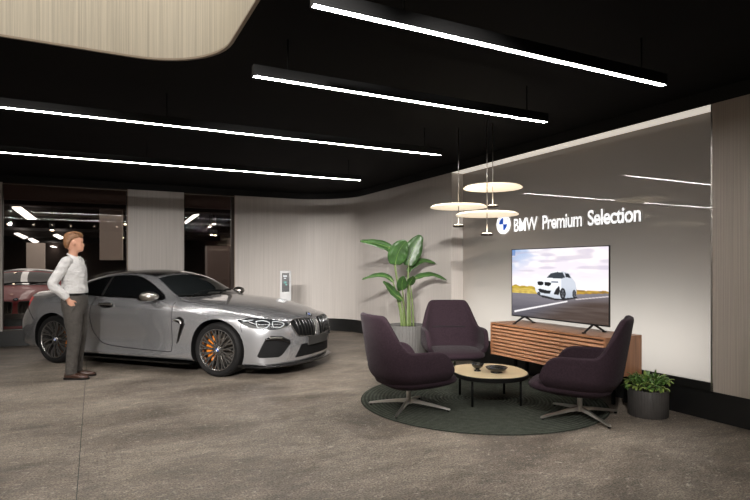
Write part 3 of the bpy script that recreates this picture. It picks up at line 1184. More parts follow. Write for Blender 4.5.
X, Y = W((648 - 375) / 552 * 5.2, 5.2)
t = thing('potted_plant', 'small bushy green plant in a round anthracite pot beside the sideboard', 'plant', (X, Y, 0))
bm = bmesh.new()
lathe(bm, [(0, 0), (.165, 0), (.172, .008), (.176, .24), (.172, .25), (.155, .25), (.15, .21), (0, .21)], 176, rib=.003, nrib=44)
obj('planter', bm, M['pot2'], t, 'auto')
bm = bmesh.new()
lathe(bm, [(0, .2), (.145, .2), (.152, .212), (.1, .22), (0, .225)], 24)
obj('soil', bm, M['soil'], t)
rnd = random.Random(3)
for k in range(40):
    a = 2.4 * k + rnd.uniform(-.3, .3)
    el = math.radians(rnd.uniform(14, 80) if k > 5 else rnd.uniform(60, 88))
    L = rnd.uniform(.11, .19)
    d = Vector((math.cos(a) * math.cos(el), math.sin(a) * math.cos(el), math.sin(el)))
    p0 = Vector((.06 * math.cos(a), .06 * math.sin(a), .215))
    p1 = p0 + d * L * .6 + Vector((0, 0, .03))
    sb = bmesh.new()
    tube(sb, [p0, (p0 + p1) / 2 + Vector((0, 0, .015)), p1], .003, 5)
    st = obj('stem', sb, M['stem'], t)
    # a fan of leaflets at each stem's end
    bm = bmesh.new()
    side = d.cross(Vector((0, 0, 1))).normalized()
    for j in range(-3, 4):
        dirv = (d * .6 + side * math.sin(j * .42) + Vector((0, 0, -.15 - .12 * abs(j)))).normalized()
        ll = rnd.uniform(.065, .095) * (1 - .07 * abs(j))
        blade(bm, [p1, p1 + dirv * ll * .35 + Vector((0, 0, .006)), p1 + dirv * ll * .7 + Vector((0, 0, .004)), p1 + dirv * ll + Vector((0, 0, -.012))], .014, .25)
    obj('leaf', bm, M['leaf2'] if k % 3 == 0 else M['leaf3'], t)
# ------------------------------------------------------------------ the car
def nose_x(y, z):
    y = abs(y)
    x = .95 - .25 * y * y - .45 * y ** 6
    # lean of the face: bumper forward, bonnet edge back
    x += -.035 * smooth01((.30 - z) / .2) - .085 * smooth01((z - .60) / .16)
    return x


def tail_x(y, z):
    y = abs(y)
    x = -3.97 + .14 * y * y + .8 * y ** 6
    x += .06 * smooth01((.45 - z) / .2) + .25 * smooth01((z - .60) / .36)
    return x


# x, pull to plan curve, T0..T4 as (y, z), S4, S3, S2, S1, floor height
ST = [
    (.93, 'nose', [(0, .735), (.27, .735), (.50, .728), (.66, .715), (.77, .69)], (.83, .60), (.86, .47), (.86, .33), (.85, .21), .15),
    (.70, .75, [(0, .775), (.27, .775), (.50, .77), (.68, .76), (.81, .735)], (.885, .64), (.905, .49), (.905, .34), (.895, .205), .15),
    (.40, .32, [(0, .855), (.28, .86), (.54, .85), (.74, .835), (.875, .80)], (.94, .70), (.95, .54), (.945, .37), (.935, .21), .15),
    (.0, .06, [(0, .925), (.28, .928), (.55, .92), (.76, .905), (.895, .875)], (.957, .77), (.962, .60), (.955, .40), (.945, .22), .16),
    (-.38, 0, [(0, .965), (.28, .968), (.56, .955), (.78, .94), (.90, .905)], (.952, .80), (.952, .60), (.93, .40), (.94, .23), .17),
    (-.68, 0, [(0, .985), (.28, .985), (.56, .975), (.77, .96), (.895, .925)], (.945, .81), (.94, .60), (.912, .40), (.945, .23), .17),
    (-.84, 0, [(0, 1.06), (.30, 1.05), (.56, 1.015), (.765, .985), (.89, .932)], (.942, .815), (.936, .60), (.905, .40), (.948, .225), .17),
    (-1.04, 0, [(0, 1.185), (.30, 1.175), (.58, 1.145), (.765, 1.02), (.888, .94)], (.94, .82), (.932, .60), (0.882, .385), (.95, .22), .17),
    (-1.28, 0, [(0, 1.315), (.30, 1.30), (.59, 1.248), (.745, 1.10), (.886, .948)], (.938, .82), (.93, .60), (0.879, .385), (.95, .215), .17),
    (-1.62, 0, [(0, 1.358), (.31, 1.345), (.575, 1.305), (.735, 1.13), (.886, .955)], (.938, .825), (.93, .60), (0.879, .385), (.95, .21), .17),
    (-2.05, 0, [(0, 1.352), (.31, 1.34), (.57, 1.297), (.735, 1.13), (.89, .965)], (.942, .83), (.936, .60), (0.887, .385), (.95, .21), .17),
    (-2.38, 0, [(0, 1.305), (.31, 1.292), (.575, 1.24), (.75, 1.11), (.905, .965)], (.955, .835), (.95, .60), (.93, .41), (.955, .22), .17),
    (-2.72, 0, [(0, 1.225), (.31, 1.21), (.60, 1.15), (.78, 1.06), (.92, .96)], (.965, .83), (.965, .60), (.955, .42), (.95, .24), .17),
    (-3.05, 0, [(0, 1.14), (.31, 1.125), (.62, 1.07), (.795, 1.01), (.915, .945)], (.957, .82), (.96, .61), (.95, .43), (.94, .26), .18),
    (-3.38, .2, [(0, 1.065), (.31, 1.055), (.61, 1.025), (.78, .985), (.89, .93)], (.935, .80), (.94, .61), (.93, .44), (.915, .28), .19),
    (-3.62, .5, [(0, 1.045), (.31, 1.04), (.59, 1.015), (.74, .975), (.84, .915)], (.885, .79), (.895, .61), (.885, .45), (.87, .30), .21),
    (-3.97, 'tail', [(0, 1.035), (.30, 1.03), (.55, 1.0), (.68, .96), (.77, .895)], (.82, .78), (.835, .61), (.825, .46), (.80, .32), .24),
]
BF = (0, .33, .62, .85, .96)


def station_ring(s):
    x, w, Tt, S4, S3, S2, S1, zb = s
    pts = [(f * S1[0], zb) for f in BF] + [S1, S2, S3, S4] + Tt[::-1]
    out = []
    for (y, z) in pts:
        if w == 'nose':
            xx = nose_x(y, z)
        elif w == 'tail':
            xx = tail_x(y, z)
        elif x > -1:
            xx = x - w * (.95 - nose_x(y, .5))
        else:
            xx = x + w * (tail_x(y, .6) + 3.97)
        out.append(Vector((xx, y, z)))
    return out


def car_shell():
    bm = bmesh.new()
    R = [station_ring(s) for s in ST]
    V = [[bm.verts.new(p) for p in r] for r in R]
    for i in range(len(V) - 1):
        for j in range(13):
            bm.faces.new((V[i][j], V[i][j + 1], V[i + 1][j + 1], V[i + 1][j]))
    for end, fx in ((0, nose_x), (-1, tail_x)):
        ring = V[end]
        cols = []
        edge = ring[4:10]                        # B4, S1..S4, T4
        zf = [(e.co.z - edge[0].co.z) / (edge[-1].co.z - edge[0].co.z) for e in edge]
        for c in range(4):
            bot, top = ring[c], ring[13 - c]
            col = [bot]
            for l in range(1, 5):
                f = zf[l]
                y = bot.co.y + (top.co.y - bot.co.y) * f
                z = bot.co.z + (top.co.z - bot.co.z) * f
                col.append(bm.verts.new((fx(y, z), y, z)))
            col.append(top)
            cols.append(col)
        cols.append(edge)
        for c in range(4):
            for l in range(5):
                bm.faces.new((cols[c][l], cols[c + 1][l], cols[c + 1][l + 1], cols[c][l + 1]))
    # crease the shoulder and the sill
    cl = bm.edges.layers.float.get('crease_edge') or bm.edges.layers.float.new('crease_edge')
    for i in range(len(V) - 1):
        for j, k in ((8, .35), (5, .3), (11, .25), (9, .2)):
            e = bm.edges.get((V[i][j], V[i + 1][j]))
            if e and 1 <= i:
                e[cl] = k
    geom = bm.verts[:] + bm.edges[:] + bm.faces[:]
    bmesh.ops.mirror(bm, geom=geom, axis='Y', merge_dist=.0005)
    bmesh.ops.remove_doubles(bm, verts=bm.verts, dist=.0005)
    bmesh.ops.recalc_face_normals(bm, faces=bm.faces[:])
    return solved(bm, [('SUBSURF', dict(levels=3))])


FAX, RAX, WR_, WZ = 0.0, -2.827, .345, .345


def make_car():
    t = thing('coupe', 'silver grey sports coupe with orange brake calipers parked in the showroom', 'car')
    bm = car_shell()
    tree = BVHTree.FromBMesh(bm)
    # wheel arches
    me = bpy.data.meshes.new('body')
    bm.to_mesh(me)
    bm.free()
    body = bpy.data.objects.new('body', me)
    COL.objects.link(body)
    cut = bmesh.new()
    for ax in (FAX, RAX):
        for s in (-1, 1):
            prof = [(.392, .56), (.392, 1.2)]
            rings = [[(ax + r * math.cos(2 * PI * k / 56), s * y, WZ + r * math.sin(2 * PI * k / 56)) for k in range(56)] for r, y in prof]
            loft(cut, rings)
    bmesh.ops.recalc_face_normals(cut, faces=cut.faces[:])
    cme = bpy.data.meshes.new('cut')
    cut.to_mesh(cme)
    cut.free()
    cob = bpy.data.objects.new('cut', cme)
    COL.objects.link(cob)
    md = body.modifiers.new('b', 'BOOLEAN')
    md.operation = 'DIFFERENCE'
    md.object = cob
    md.solver = 'EXACT'
    dg = bpy.context.evaluated_depsgraph_get()
    dg.update()
    out = bmesh.new()
    out.from_mesh(body.evaluated_get(dg).to_mesh())
    bpy.data.objects.remove(body)
    bpy.data.objects.remove(cob)
    for f in out.faces:
        c = f.calc_center_median()
        for ax in (FAX, RAX):
            if math.hypot(c.x - ax, c.z - WZ) < .3925 and abs(c.y) > .5 and max(math.hypot(v.co.x - ax, v.co.z - WZ) for v in f.verts) < .3935:
                f.material_index = 1
        if c.z < .19 and f.normal.z < -.7:
            f.material_index = 1
    o = obj('body', out, [M['paint'], M['black']], t, 'auto')

    def hit(p, d):
        d = Vector(d).normalized()
        h = tree.ray_cast(Vector(p) - d * 6, d)
        return (h[0], h[1]) if h[0] else (None, None)

    def patch(name, pts, d, m, off=.004, res=.035, parent=None, thick=.02, mirror=False, closed=True):
        """skin that follows the body inside the outline pts (3-D points near the surface), seen along d"""
        d = Vector(d).normalized()
        u = d.cross(Vector((0, 0, 1))) if abs(d.z) < .9 else Vector((0, 1, 0))
        u.normalize()
        v = u.cross(d).normalized()
        P = [(Vector(p).dot(u), Vector(p).dot(v)) for p in pts]
        fine = []
        for i in range(len(P)):
            a, b = P[i], P[(i + 1) % len(P)]
            n = max(1, int(math.hypot(b[0] - a[0], b[1] - a[1]) / res))
            fine += [(a[0] + (b[0] - a[0]) * k / n, a[1] + (b[1] - a[1]) * k / n) for k in range(n)]
        us = [p[0] for p in fine]
        vs_ = [p[1] for p in fine]
        ins = []
        uu = min(us) + res / 2
        while uu < max(us):
            vv = min(vs_) + res / 2
            while vv < max(vs_):
                if inpoly(uu, vv, fine) and min(math.hypot(uu - a, vv - b) for a, b in fine) > res * .45:
                    ins.append((uu, vv))
                vv += res
            uu += res
        n = len(fine)
        co, _, fs, *_ = delaunay_2d_cdt([Vector(p) for p in fine + ins], [(i, (i + 1) % n) for i in range(n)], [], 1, 1e-6)
        dep0 = Vector(pts[0]).dot(d)
        bm = bmesh.new()
        V = []
        last = None
        for c in co:
            base = u * c.x + v * c.y
            h, nn = hit(base, d)
            if h is None:
                h = base + d * (last if last is not None else dep0)
                nn = -d
            if nn.dot(d) > 0:
                nn = -nn
            last = h.dot(d)
            V.append((bm.verts.new(h + nn * off), nn))
        fl = []
        for f in fs:
            try:
                fl.append(bm.faces.new([V[i][0] for i in f]))
            except ValueError:
                pass
        # a rim that runs into the body
        edges = [e for e in bm.edges if len(e.link_faces) == 1]
        nmap = {a: b for a, b in V}
        low = {}
        for e in edges:
            for w_ in e.verts:
                if w_ not in low:
                    low[w_] = bm.verts.new(w_.co - nmap[w_] * (off + .006))
        for e in edges:
            a, b = e.verts
            bm.faces.new((a, b, low[b], low[a]))
        for w_ in [x for x in bm.verts if not x.link_faces]:
            bm.verts.remove(w_)
        if mirror:
            for w_ in bm.verts:
                w_.co.y *= -1
        return obj(name, bm, m, parent or t, 'auto')

    def both(name, pts, d, m, **k):
        r = []
        for mi in (False, True):
            r.append(patch(name, pts, d, m, mirror=mi, **k))
        return r

    def line(name, pts, d, m, r=.004, off=.0005, parent=None, mirror=False, close=False, bm0=None):
        d = Vector(d).normalized()
        C = catmull(pts, 8)
        Q = []
        for p in C:
            h, nn = hit(p, d)
            if h is not None:
                if nn.dot(d) > 0:
                    nn = -nn
                q = h + nn * off
                if mirror:
                    q = Vector((q.x, -q.y, q.z))
                Q.append(q)
        bm = bm0 or bmesh.new()
        if len(Q) > 2:
            tube(bm, Q, r, 6)
        if bm0 is None:
            return obj(name, bm, m, parent or t)

    R = (0, 1, 0)                      # looking at the right-hand side
    # side windows
    win = [(-2.47, 0, 1.15), (-2.36, 0, 1.195), (-2.2, 0, 1.238), (-1.99, 0, 1.268), (-1.8, 0, 1.276), (-1.62, 0, 1.27), (-1.45, 0, 1.235), (-1.28, 0, 1.17), (-1.12, 0, 1.09), (-.97, 0, 1.01), (-.90, 0, .965), (-.92, 0, .945), (-1.3, 0, .962), (-1.82, 0, .972), (-2.28, 0, .992)]
    both('window_surround', [(x, y, z) for x, y, z in win], R, M['gloss'], off=.003, res=.04)
    fw = [(-2.015, 0, 1.250), (-1.8, 0, 1.260), (-1.62, 0, 1.253), (-1.45, 0, 1.216), (-1.28, 0, 1.150), (-1.12, 0, 1.07), (-1.0, 0, .995), (-1.0, 0, .972), (-1.3, 0, .985), (-1.82, 0, .994), (-1.955, 0, 1.0)]
    rw = [(-2.42, 0, 1.148), (-2.33, 0, 1.184), (-2.2, 0, 1.218), (-2.06, 0, 1.242), (-2.0, 0, 1.01), (-2.26, 0, 1.015)]
    both('side_window', fw, R, M['carglass'], off=.006, res=.04)
    both('quarter_window', rw, R, M['carglass'], off=.006, res=.04)
    both('pillar_reflection', [(-2.05, 0, 1.245), (-2.02, 0, 1.25), (-1.958, 0, 1.0), (-1.995, 0, 1.0)], R, M['steel'], off=.0075, res=.05)  # bright strip laid on as a reflection along the pillar
    # windscreen, roof, rear window
    Dn = (0, 0, -1)
    ws = [(-.70, 0, 1), (-.715, .25, 1), (-.76, .48, 1), (-.85, .665, 1), (-1.0, .625, 1), (-1.27, .555, 1), (-1.25, .3, 1), (-1.24, 0, 1), (-1.25, -.3, 1), (-1.27, -.555, 1), (-1.0, -.625, 1), (-.85, -.665, 1), (-.76, -.48, 1), (-.715, -.25, 1)]
    patch('windscreen', ws, Dn, M['windscreen'], off=.004, res=.05)
    patch('cowl_panel', [(-.60, 0, 1), (-.62, .3, 1), (-.68, .55, 1), (-.79, .69, 1), (-.845, .672, 1), (-.755, .485, 1), (-.71, .25, 1), (-.695, 0, 1), (-.71, -.25, 1), (-.755, -.485, 1), (-.845, -.672, 1), (-.79, -.69, 1), (-.68, -.55, 1), (-.62, -.3, 1)], Dn, M['gloss'], off=.002, res=.04)
    patch('roof_panel', [(-1.30, 0, 1), (-1.33, .535, 1), (-1.7, .525, 1), (-2.2, .53, 1), (-2.38, .53, 1), (-2.34, 0, 1), (-2.38, -.53, 1), (-2.2, -.53, 1), (-1.7, -.525, 1), (-1.33, -.535, 1)], Dn, M['gloss'], off=.003, res=.06)
    patch('rear_window', [(-2.42, 0, 1), (-2.46, .52, 1), (-2.8, .56, 1), (-3.2, .58, 1), (-3.28, 0, 1), (-3.2, -.58, 1), (-2.8, -.56, 1), (-2.46, -.52, 1)], Dn, M['carglass'], off=.004, res=.06)
    wb = bmesh.new()
    line('', [(-.72, -.5, 1), (-.80, -.1, 1), (-.79, .35, 1)], Dn, None, r=.008, off=.012, bm0=wb)
    obj('wiper', wb, M['black'], t)
    wb = bmesh.new()
    line('', [(-.71, .1, 1), (-.83, .4, 1), (-.88, .6, 1)], Dn, None, r=.008, off=.012, bm0=wb)
    obj('wiper', wb, M['black'], t)
    # shut lines
    for mi in (False, True):
        line('door_seam', [(-.70, 0, .93), (-.70, 0, .8), (-.70, 0, .55), (-.705, 0, .33), (-.73, 0, .29), (-.9, 0, .285), (-1.5, 0, .30), (-1.86, 0, .33), (-2.0, 0, .40), (-2.09, 0, .53), (-2.12, 0, .7), (-2.10, 0, .86), (-2.07, 0, .965)], R, M['seam'], r=.0045, mirror=mi)
        line('bonnet_seam', [(.50, -.80, 1), (.2, -.84, 1), (-.2, -.845, 1), (-.62, -.82, 1)], Dn, M['seam'], r=.004, mirror=mi)
        line('bumper_seam', [(.345, 0, .73), (.34, 0, .66), (.36, 0, .58)], R, M['seam'], r=.0035, mirror=mi)
        line('rear_bumper_seam', [(-3.50, 0, .80), (-3.37, 0, .73), (-3.23, 0, .62)], R, M['seam'], r=.004, mirror=mi)
        # door handle in its dark recess
        hr = patch('handle_recess', [(-1.96, 0, .868), (-1.90, 0, .900), (-1.80, 0, .906), (-1.72, 0, .885), (-1.70, 0, .862), (-1.76, 0, .832), (-1.86, 0, .825), (-1.93, 0, .842)], R, M['gloss'], off=.002, mirror=mi, res=.03)
        line('handle', [(-1.94, 0, .872), (-1.88, 0, .876), (-1.80, 0, .876), (-1.72, 0, .868)], R, M['steel'], r=.014, off=.022, parent=hr, mirror=mi)
        # side vent behind the front wheel
        vt = patch('side_vent', [(-.665, 0, .705), (-.56, 0, .752), (-.495, 0, .715), (-.475, 0, .665), (-.53, 0, .56), (-.60, 0, .42), (-.632, 0, .395), (-.59, 0, .53), (-.545, 0, .655), (-.60, 0, .675)], R, M['gloss'], off=.006, mirror=mi, res=.03)
        line('vent_blade', [(-.655, 0, .702), (-.60, 0, .712), (-.555, 0, .70), (-.535, 0, .665)], R, M['steel'], r=.009, off=.012, parent=vt, mirror=mi)
    # nose: headlamps, kidneys, intakes
    Dh = (-1, .75, -.05)
    hl = [(.36, -.955, .735), (.50, -.90, .757), (.64, -.82, .755), (.76, -.70, .725), (.845, -.60, .69), (.865, -.565, .668), (.83, -.60, .640), (.76, -.71, .612), (.62, -.82, .612), (.50, -.90, .64), (.42, -.94, .685)]
    for mi in (False, True):
        hp_ = patch('headlamp', hl, Dh, M['lampglass'], off=.003, res=.025, mirror=mi)
        for loop in ([(.56, -.85, .715), (.57, -.85, .645), (.64, -.80, .635), (.69, -.765, .69), (.64, -.81, .722), (.56, -.85, .715)],
                     [(.71, -.735, .705), (.715, -.735, .645), (.77, -.675, .635), (.815, -.63, .675), (.77, -.69, .705), (.71, -.735, .705)],
                     [(.43, -.93, .715), (.49, -.90, .728), (.54, -.87, .732)]):
            line('light_guide', loop, Dh, M['drl'], r=.0045, off=.004, parent=hp_, mirror=mi)
        kb = patch('grille', [(.9, -.05, .665), (.9, -.075, .700), (.9, -.40, .712), (.9, -.505, .692), (.9, -.525, .655), (.9, -.475, .555), (.9, -.42, .510), (.9, -.10, .478), (.9, -.055, .500)], (-1, 0, 0), M['mesh'], off=.006, res=.03, mirror=mi)
        fr = bmesh.new()
        C = [(.9, -.05, .60), (.9, -.052, .665), (.9, -.08, .700), (.9, -.24, .708), (.9, -.40, .711), (.9, -.50, .692), (.9, -.525, .655), (.9, -.475, .555), (.9, -.42, .510), (.9, -.25, .492), (.9, -.10, .478), (.9, -.055, .50), (.9, -.05, .60)]
        line('', C, (-1, 0, 0), None, r=.009, off=.008, mirror=mi, bm0=fr)
        obj('grille_frame', fr, M['rim'], kb)
        sb = bmesh.new()
        for k in range(6):
            y = -.115 - k * .062
            line('', [(.9, y, .49 + k * .004), (.9, y - .004, .6), (.9, y - .008, .70)], (-1, 0, 0), None, r=.010, off=.016, mirror=mi, bm0=sb)
        obj('grille_slats', sb, M['gloss'], kb)
        it = patch('air_intake', [(.66, -.82, .50), (.72, -.775, .535), (.80, -.67, .525), (.855, -.565, .465), (.86, -.56, .425), (.80, -.665, .29), (.77, -.70, .265), (.60, -.86, .265), (.58, -.875, .29), (.62, -.85, .40)], (-1, .75, 0), M['mesh'], off=.004, res=.03, mirror=mi)
        line('intake_blade', [(.66, -.82, .49), (.74, -.75, .495), (.81, -.66, .475), (.85, -.58, .44)], (-1, .75, 0), M['gloss'], r=.018, off=.010, parent=it, mirror=mi)
        line('intake_accent', [(.70, -.79, .512), (.76, -.73, .512), (.80, -.68, .505)], (-1, .75, 0), M['steel'], r=.012, off=.018, parent=it, mirror=mi)
        patch('tail_lamp', [(-3.40, -.80, .950), (-3.34, -.84, .935), (-3.40, -.86, .88), (-3.47, -.83, .815), (-3.58, -.78, .815), (-3.66, -.70, .85), (-3.60, -.66, .93)], (1, .9, 0), M['tail'], off=.005, res=.03, mirror=mi)
    patch('lower_intake', [(.9, -.47, .235), (.9, -.37, .395), (.9, .37, .395), (.9, .47, .235)], (-1, 0, 0), M['mesh'], off=.004, res=.04)
    # number plate holder, lip, badge
    pb = bmesh.new()
    A = [-.27 + .54 * k / 8 for k in range(9)]
    loft(pb, [[(nose_x(y, .43) + .012, y, .372), (nose_x(y, .43) + .03, y, .372), (nose_x(y, .43) + .026, y, .478), (nose_x(y, .43) + .012, y, .478)] for y in A])
    obj('number_plate', pb, M['plate'], t, 'auto')
    lb = bmesh.new()
    lip = []
    for k in range(-20, 21):
        y = k / 20 * .90
        x = nose_x(y, .18)
        if abs(y) > .80:
            x -= (abs(y) - .80) * .9
        lip.append([(x - .10, y, .145), (x + .035, y, .140), (x + .038, y, .152), (x - .02, y, .178), (x - .10, y, .178)])
    loft(lb, lip)
    obj('front_lip', lb, M['gloss'], t, 'auto')
    sk = bmesh.new()
    for s in (-1, 1):
        loft(sk, [[(x, s * .80, .135), (x, s * (.955 if 0 < i < 4 else .93), .135), (x, s * (.96 if 0 < i < 4 else .93), .155), (x, s * .80, .175)] for i, x in enumerate((-.42, -.55, -1.3, -2.2, -2.40))])
    obj('side_skirt', sk, M['gloss'], t, 'auto')

    h, nn = hit((0.83, 0, 1), Dn)
    nn = Vector((.55, 0, .83)).normalized()
    h, _ = hit((.80, 0, .72), -nn)
    rt = Vector((0, 1, 0))
    upv = nn.cross(rt).normalized()
    b1, b2, b3 = bmesh.new(), bmesh.new(), bmesh.new()
    roundel(b1, .046, .012, b2, b3, lambda r, u, o_: h + rt * r - upv * u + nn * (o_ + .004))
    eb = obj('badge', b1, M['gloss'], t, 'auto')
    obj('blue_quarter', b2, M['emblue'], eb, 'auto')
    obj('white_quarter', b3, M['emwhite'], eb, 'auto')
    # door mirrors
    for s in (-1, 1):
        rings = []
        for k, (y, ry, rz) in enumerate(((.90, .02, .015), (.925, .09, .045), (.96, .115, .06), (1.01, .118, .064), (1.06, .105, .058), (1.085, .07, .04), (1.095, .02, .012))):
            rings.append([(-1.0 + ry * math.cos(2 * PI * q / 20) * (1 if math.cos(2 * PI * q / 20) > 0 else .75) - (y - .9) * .25, s * y, 1.005 + rz * math.sin(2 * PI * q / 20)) for q in range(20)])
        mb = bmesh.new()
        loft(mb, rings)
        mo = obj('door_mirror', mb, M['steel'], t)
        mb = bmesh.new()
        tube(mb, [(-.98, s * .86, .955), (-1.0, s * .93, .962), (-1.02, s * .98, .96)], [.03, .028, .04], 8, flat=.5)
        obj('mirror_arm', mb, M['gloss'], mo)
        mb = bmesh.new()
        loft(mb, [[(-1.02 + a * math.cos(2 * PI * q / 20) - (y - .9) * .25, s * y, 1.005 - .035 + .022 * math.sin(2 * PI * q / 20)) for q in range(20)] for y, a in ((.935, .08), (.97, .113), (1.02, .112), (1.07, .085))])
        obj('mirror_base', mb, M['gloss'], mo)

    # wheels
    def wheel(ax, s, front):
        w = obj('wheel', tyre_mesh(), M['rubber'], t, 'auto')
        w.location = (ax, s * .795, WZ)
        w.rotation_euler = (0, 0, 0 if s < 0 else PI)
        obj('rim_barrel', barrel_mesh(), [M['rim']], w, 'auto')
        for k in range(10 if not front else 15):
            n = 10 if not front else 15
            bm = bmesh.new()
            a = 2 * PI * k / n + .1
            c, s_ = math.cos(a), math.sin(a)

            def P(r, ang, y):
                return (r * math.cos(a + ang), y, r * math.sin(a + ang))
            if front:
                paths = [[(.03, 0, -.10), (.12, .0, -.112), (.19, -.05, -.122), (.252, -.115, -.128)], [(.12, .0, -.112), (.19, .06, -.122), (.252, .10, -.128)]]
            else:
                paths = [[(.03, 0, -.10), (.11, .0, -.112), (.18, -.14, -.122), (.252, -.05, -.128)], [(.11, .0, -.112), (.18, .14, -.122), (.252, .26, -.128)], [(.15, -.09, -.116), (.2, -.02, -.124), (.252, .05, -.128)]]
            for pth in paths:
                Q = [Vector(P(*q)) for q in pth]
                rings = []
                for i, q in enumerate(Q):
                    tq = (Q[min(i + 1, len(Q) - 1)] - Q[max(i - 1, 0)]).normalized()
                    sd = tq.cross(Vector((0, 1, 0))).normalized()
                    hw = .0085 if front else .010
                    rings.append([q - sd * hw, q + sd * hw, q + sd * hw + Vector((0, .025, 0)), q - sd * hw + Vector((0, .025, 0))])
                loft(bm, rings)
            obj('spoke', bm, M['rim'], w, 'auto')
        bm = bmesh.new()
        lathe(bm, [(.0, -.06), (.04, -.06), (.045, -.105), (.034, -.118), (0, -.12)], 24, (0, 0, 0), 'y')
        obj('hub', bm, M['rim'], w, 'auto')
        b1_, b2_, b3_ = bmesh.new(), bmesh.new(), bmesh.new()
        roundel(b1_, .032, .004, b2_, b3_, lambda r, u, o_: (r, -.119 - o_, u))
        for f_ in b2_.faces:
            f_.material_index = 1
        m1, m2, m3 = (bpy.data.meshes.new('x') for _ in range(3))
        b1_.free()
        b2_.to_mesh(m2)
        b3_.from_mesh(m2)
        b2_.free()
        for m_ in (m1, m2, m3):
            bpy.data.meshes.remove(m_)
        obj('hub_badge', b3_, [M['emwhite'], M['emblue']], w, 'auto')
        bm = bmesh.new()
        lathe(bm, [(.05, -.01), (.19, -.01), (.195, -.004), (.195, .016), (.19, .02), (.05, .02)], 40, (0, 0, 0), 'y')
        obj('brake_disc', bm, M['disc'], w, 'auto')
        rings = []
        a0, a1 = (125, 232) if s < 0 else (-52, 55)
        if not front:
            a0, a1 = (-45, 45) if s < 0 else (135, 225)
        for k in range(13):
            a = math.radians(a0 + (a1 - a0) * k / 12)
            e = .02 if k in (0, 12) else 0
            rings.append([(r * math.cos(a), y, r * math.sin(a)) for r, y in ((.135 + e, -.045), (.17, -.062), (.215 - e, -.055), (.224 - e, -.02), (.224 - e, .03), (.135 + e, .03))])
        bm = bmesh.new()
        loft(bm, rings)
        obj('brake_caliper', bm, M['caliper'], w, 'auto')

    def tyre_mesh():
        bm = bmesh.new()
        lathe(bm, [(.262, -.125), (.275, -.133), (.31, -.140), (.333, -.128), (.3435, -.105), (.345, -.05), (.345, .05), (.3435, .105), (.333, .128), (.31, .138), (.275, .132), (.262, .125)], 72, (0, 0, 0), 'y')
        # open the middle: drop the two round caps
        for f in [f for f in bm.faces if len(f.verts) > 8]:
            bm.faces.remove(f)
        return bm

    def barrel_mesh():
        bm = bmesh.new()
        lathe(bm, [(.238, .12), (.240, -.08), (.248, -.118), (.252, -.131), (.258, -.136), (.266, -.134), (.268, -.125), (.264, -.09), (.262, .12)], 64, (0, 0, 0), 'y')
        for f in [f for f in bm.faces if len(f.verts) > 8]:
            bm.faces.remove(f)
        return bm

    for ax in (FAX, RAX):
        for s in (-1, 1):
            wheel(ax, s, ax == FAX)
    return t


car = make_car()
CARLOC, CARYAW = (2.067, 7.736, 0), math.radians(-47.94)
car.location = CARLOC
car.rotation_euler = (0, 0, CARYAW)

# the red car on the far side of the glass: same make-up, other paint
rx, ry = W(-.656 * 10.5, 10.5)
hd = math.atan2(*(lambda p: (p[1], p[0]))(W(.46, -.89)))
n_ = Vector((math.cos(hd), math.sin(hd)))
redcar = dup(car, (rx - n_.x * .9, ry - n_.y * .9 + .35, 0), hd, 'dark red car behind the large window at the left')
redcar.name = 'car'
for c in redcar.children:
    if c.name.split('.')[0] == 'body':
        c.data = c.data.copy()
        c.data.materials[0] = M['red']
# ------------------------------------------------------------------ the person
def ring(c, rx, ry, n=20, tilt=0, e=2.3, yaw=0):
    out = []
    for k in range(n):
        a = 2 * PI * k / n
        x = rx * math.copysign(abs(math.cos(a)) ** (2 / e), math.cos(a))
        y = ry * math.copysign(abs(math.sin(a)) ** (2 / e), math.sin(a))
        p = Vector((x, y, tilt * x))
        p.rotate(Matrix.Rotation(yaw, 3, 'Z'))
        out.append(Vector(c) + p)
    return out


def limb(bm, pts, radii, n=14, steps=5, flat=1.0):
    C = catmull(pts, steps)
    R = catmull([(r, 0, 0) for r in radii], steps)
    tube(bm, C, [max(.002, r.x) for r in R], n, flat=flat)


def fuse(bm, voxel, it=4, fac=.5):
    return solved(bm, [('REMESH', dict(mode='VOXEL', voxel_size=voxel)), ('SMOOTH', dict(iterations=it, factor=fac))])


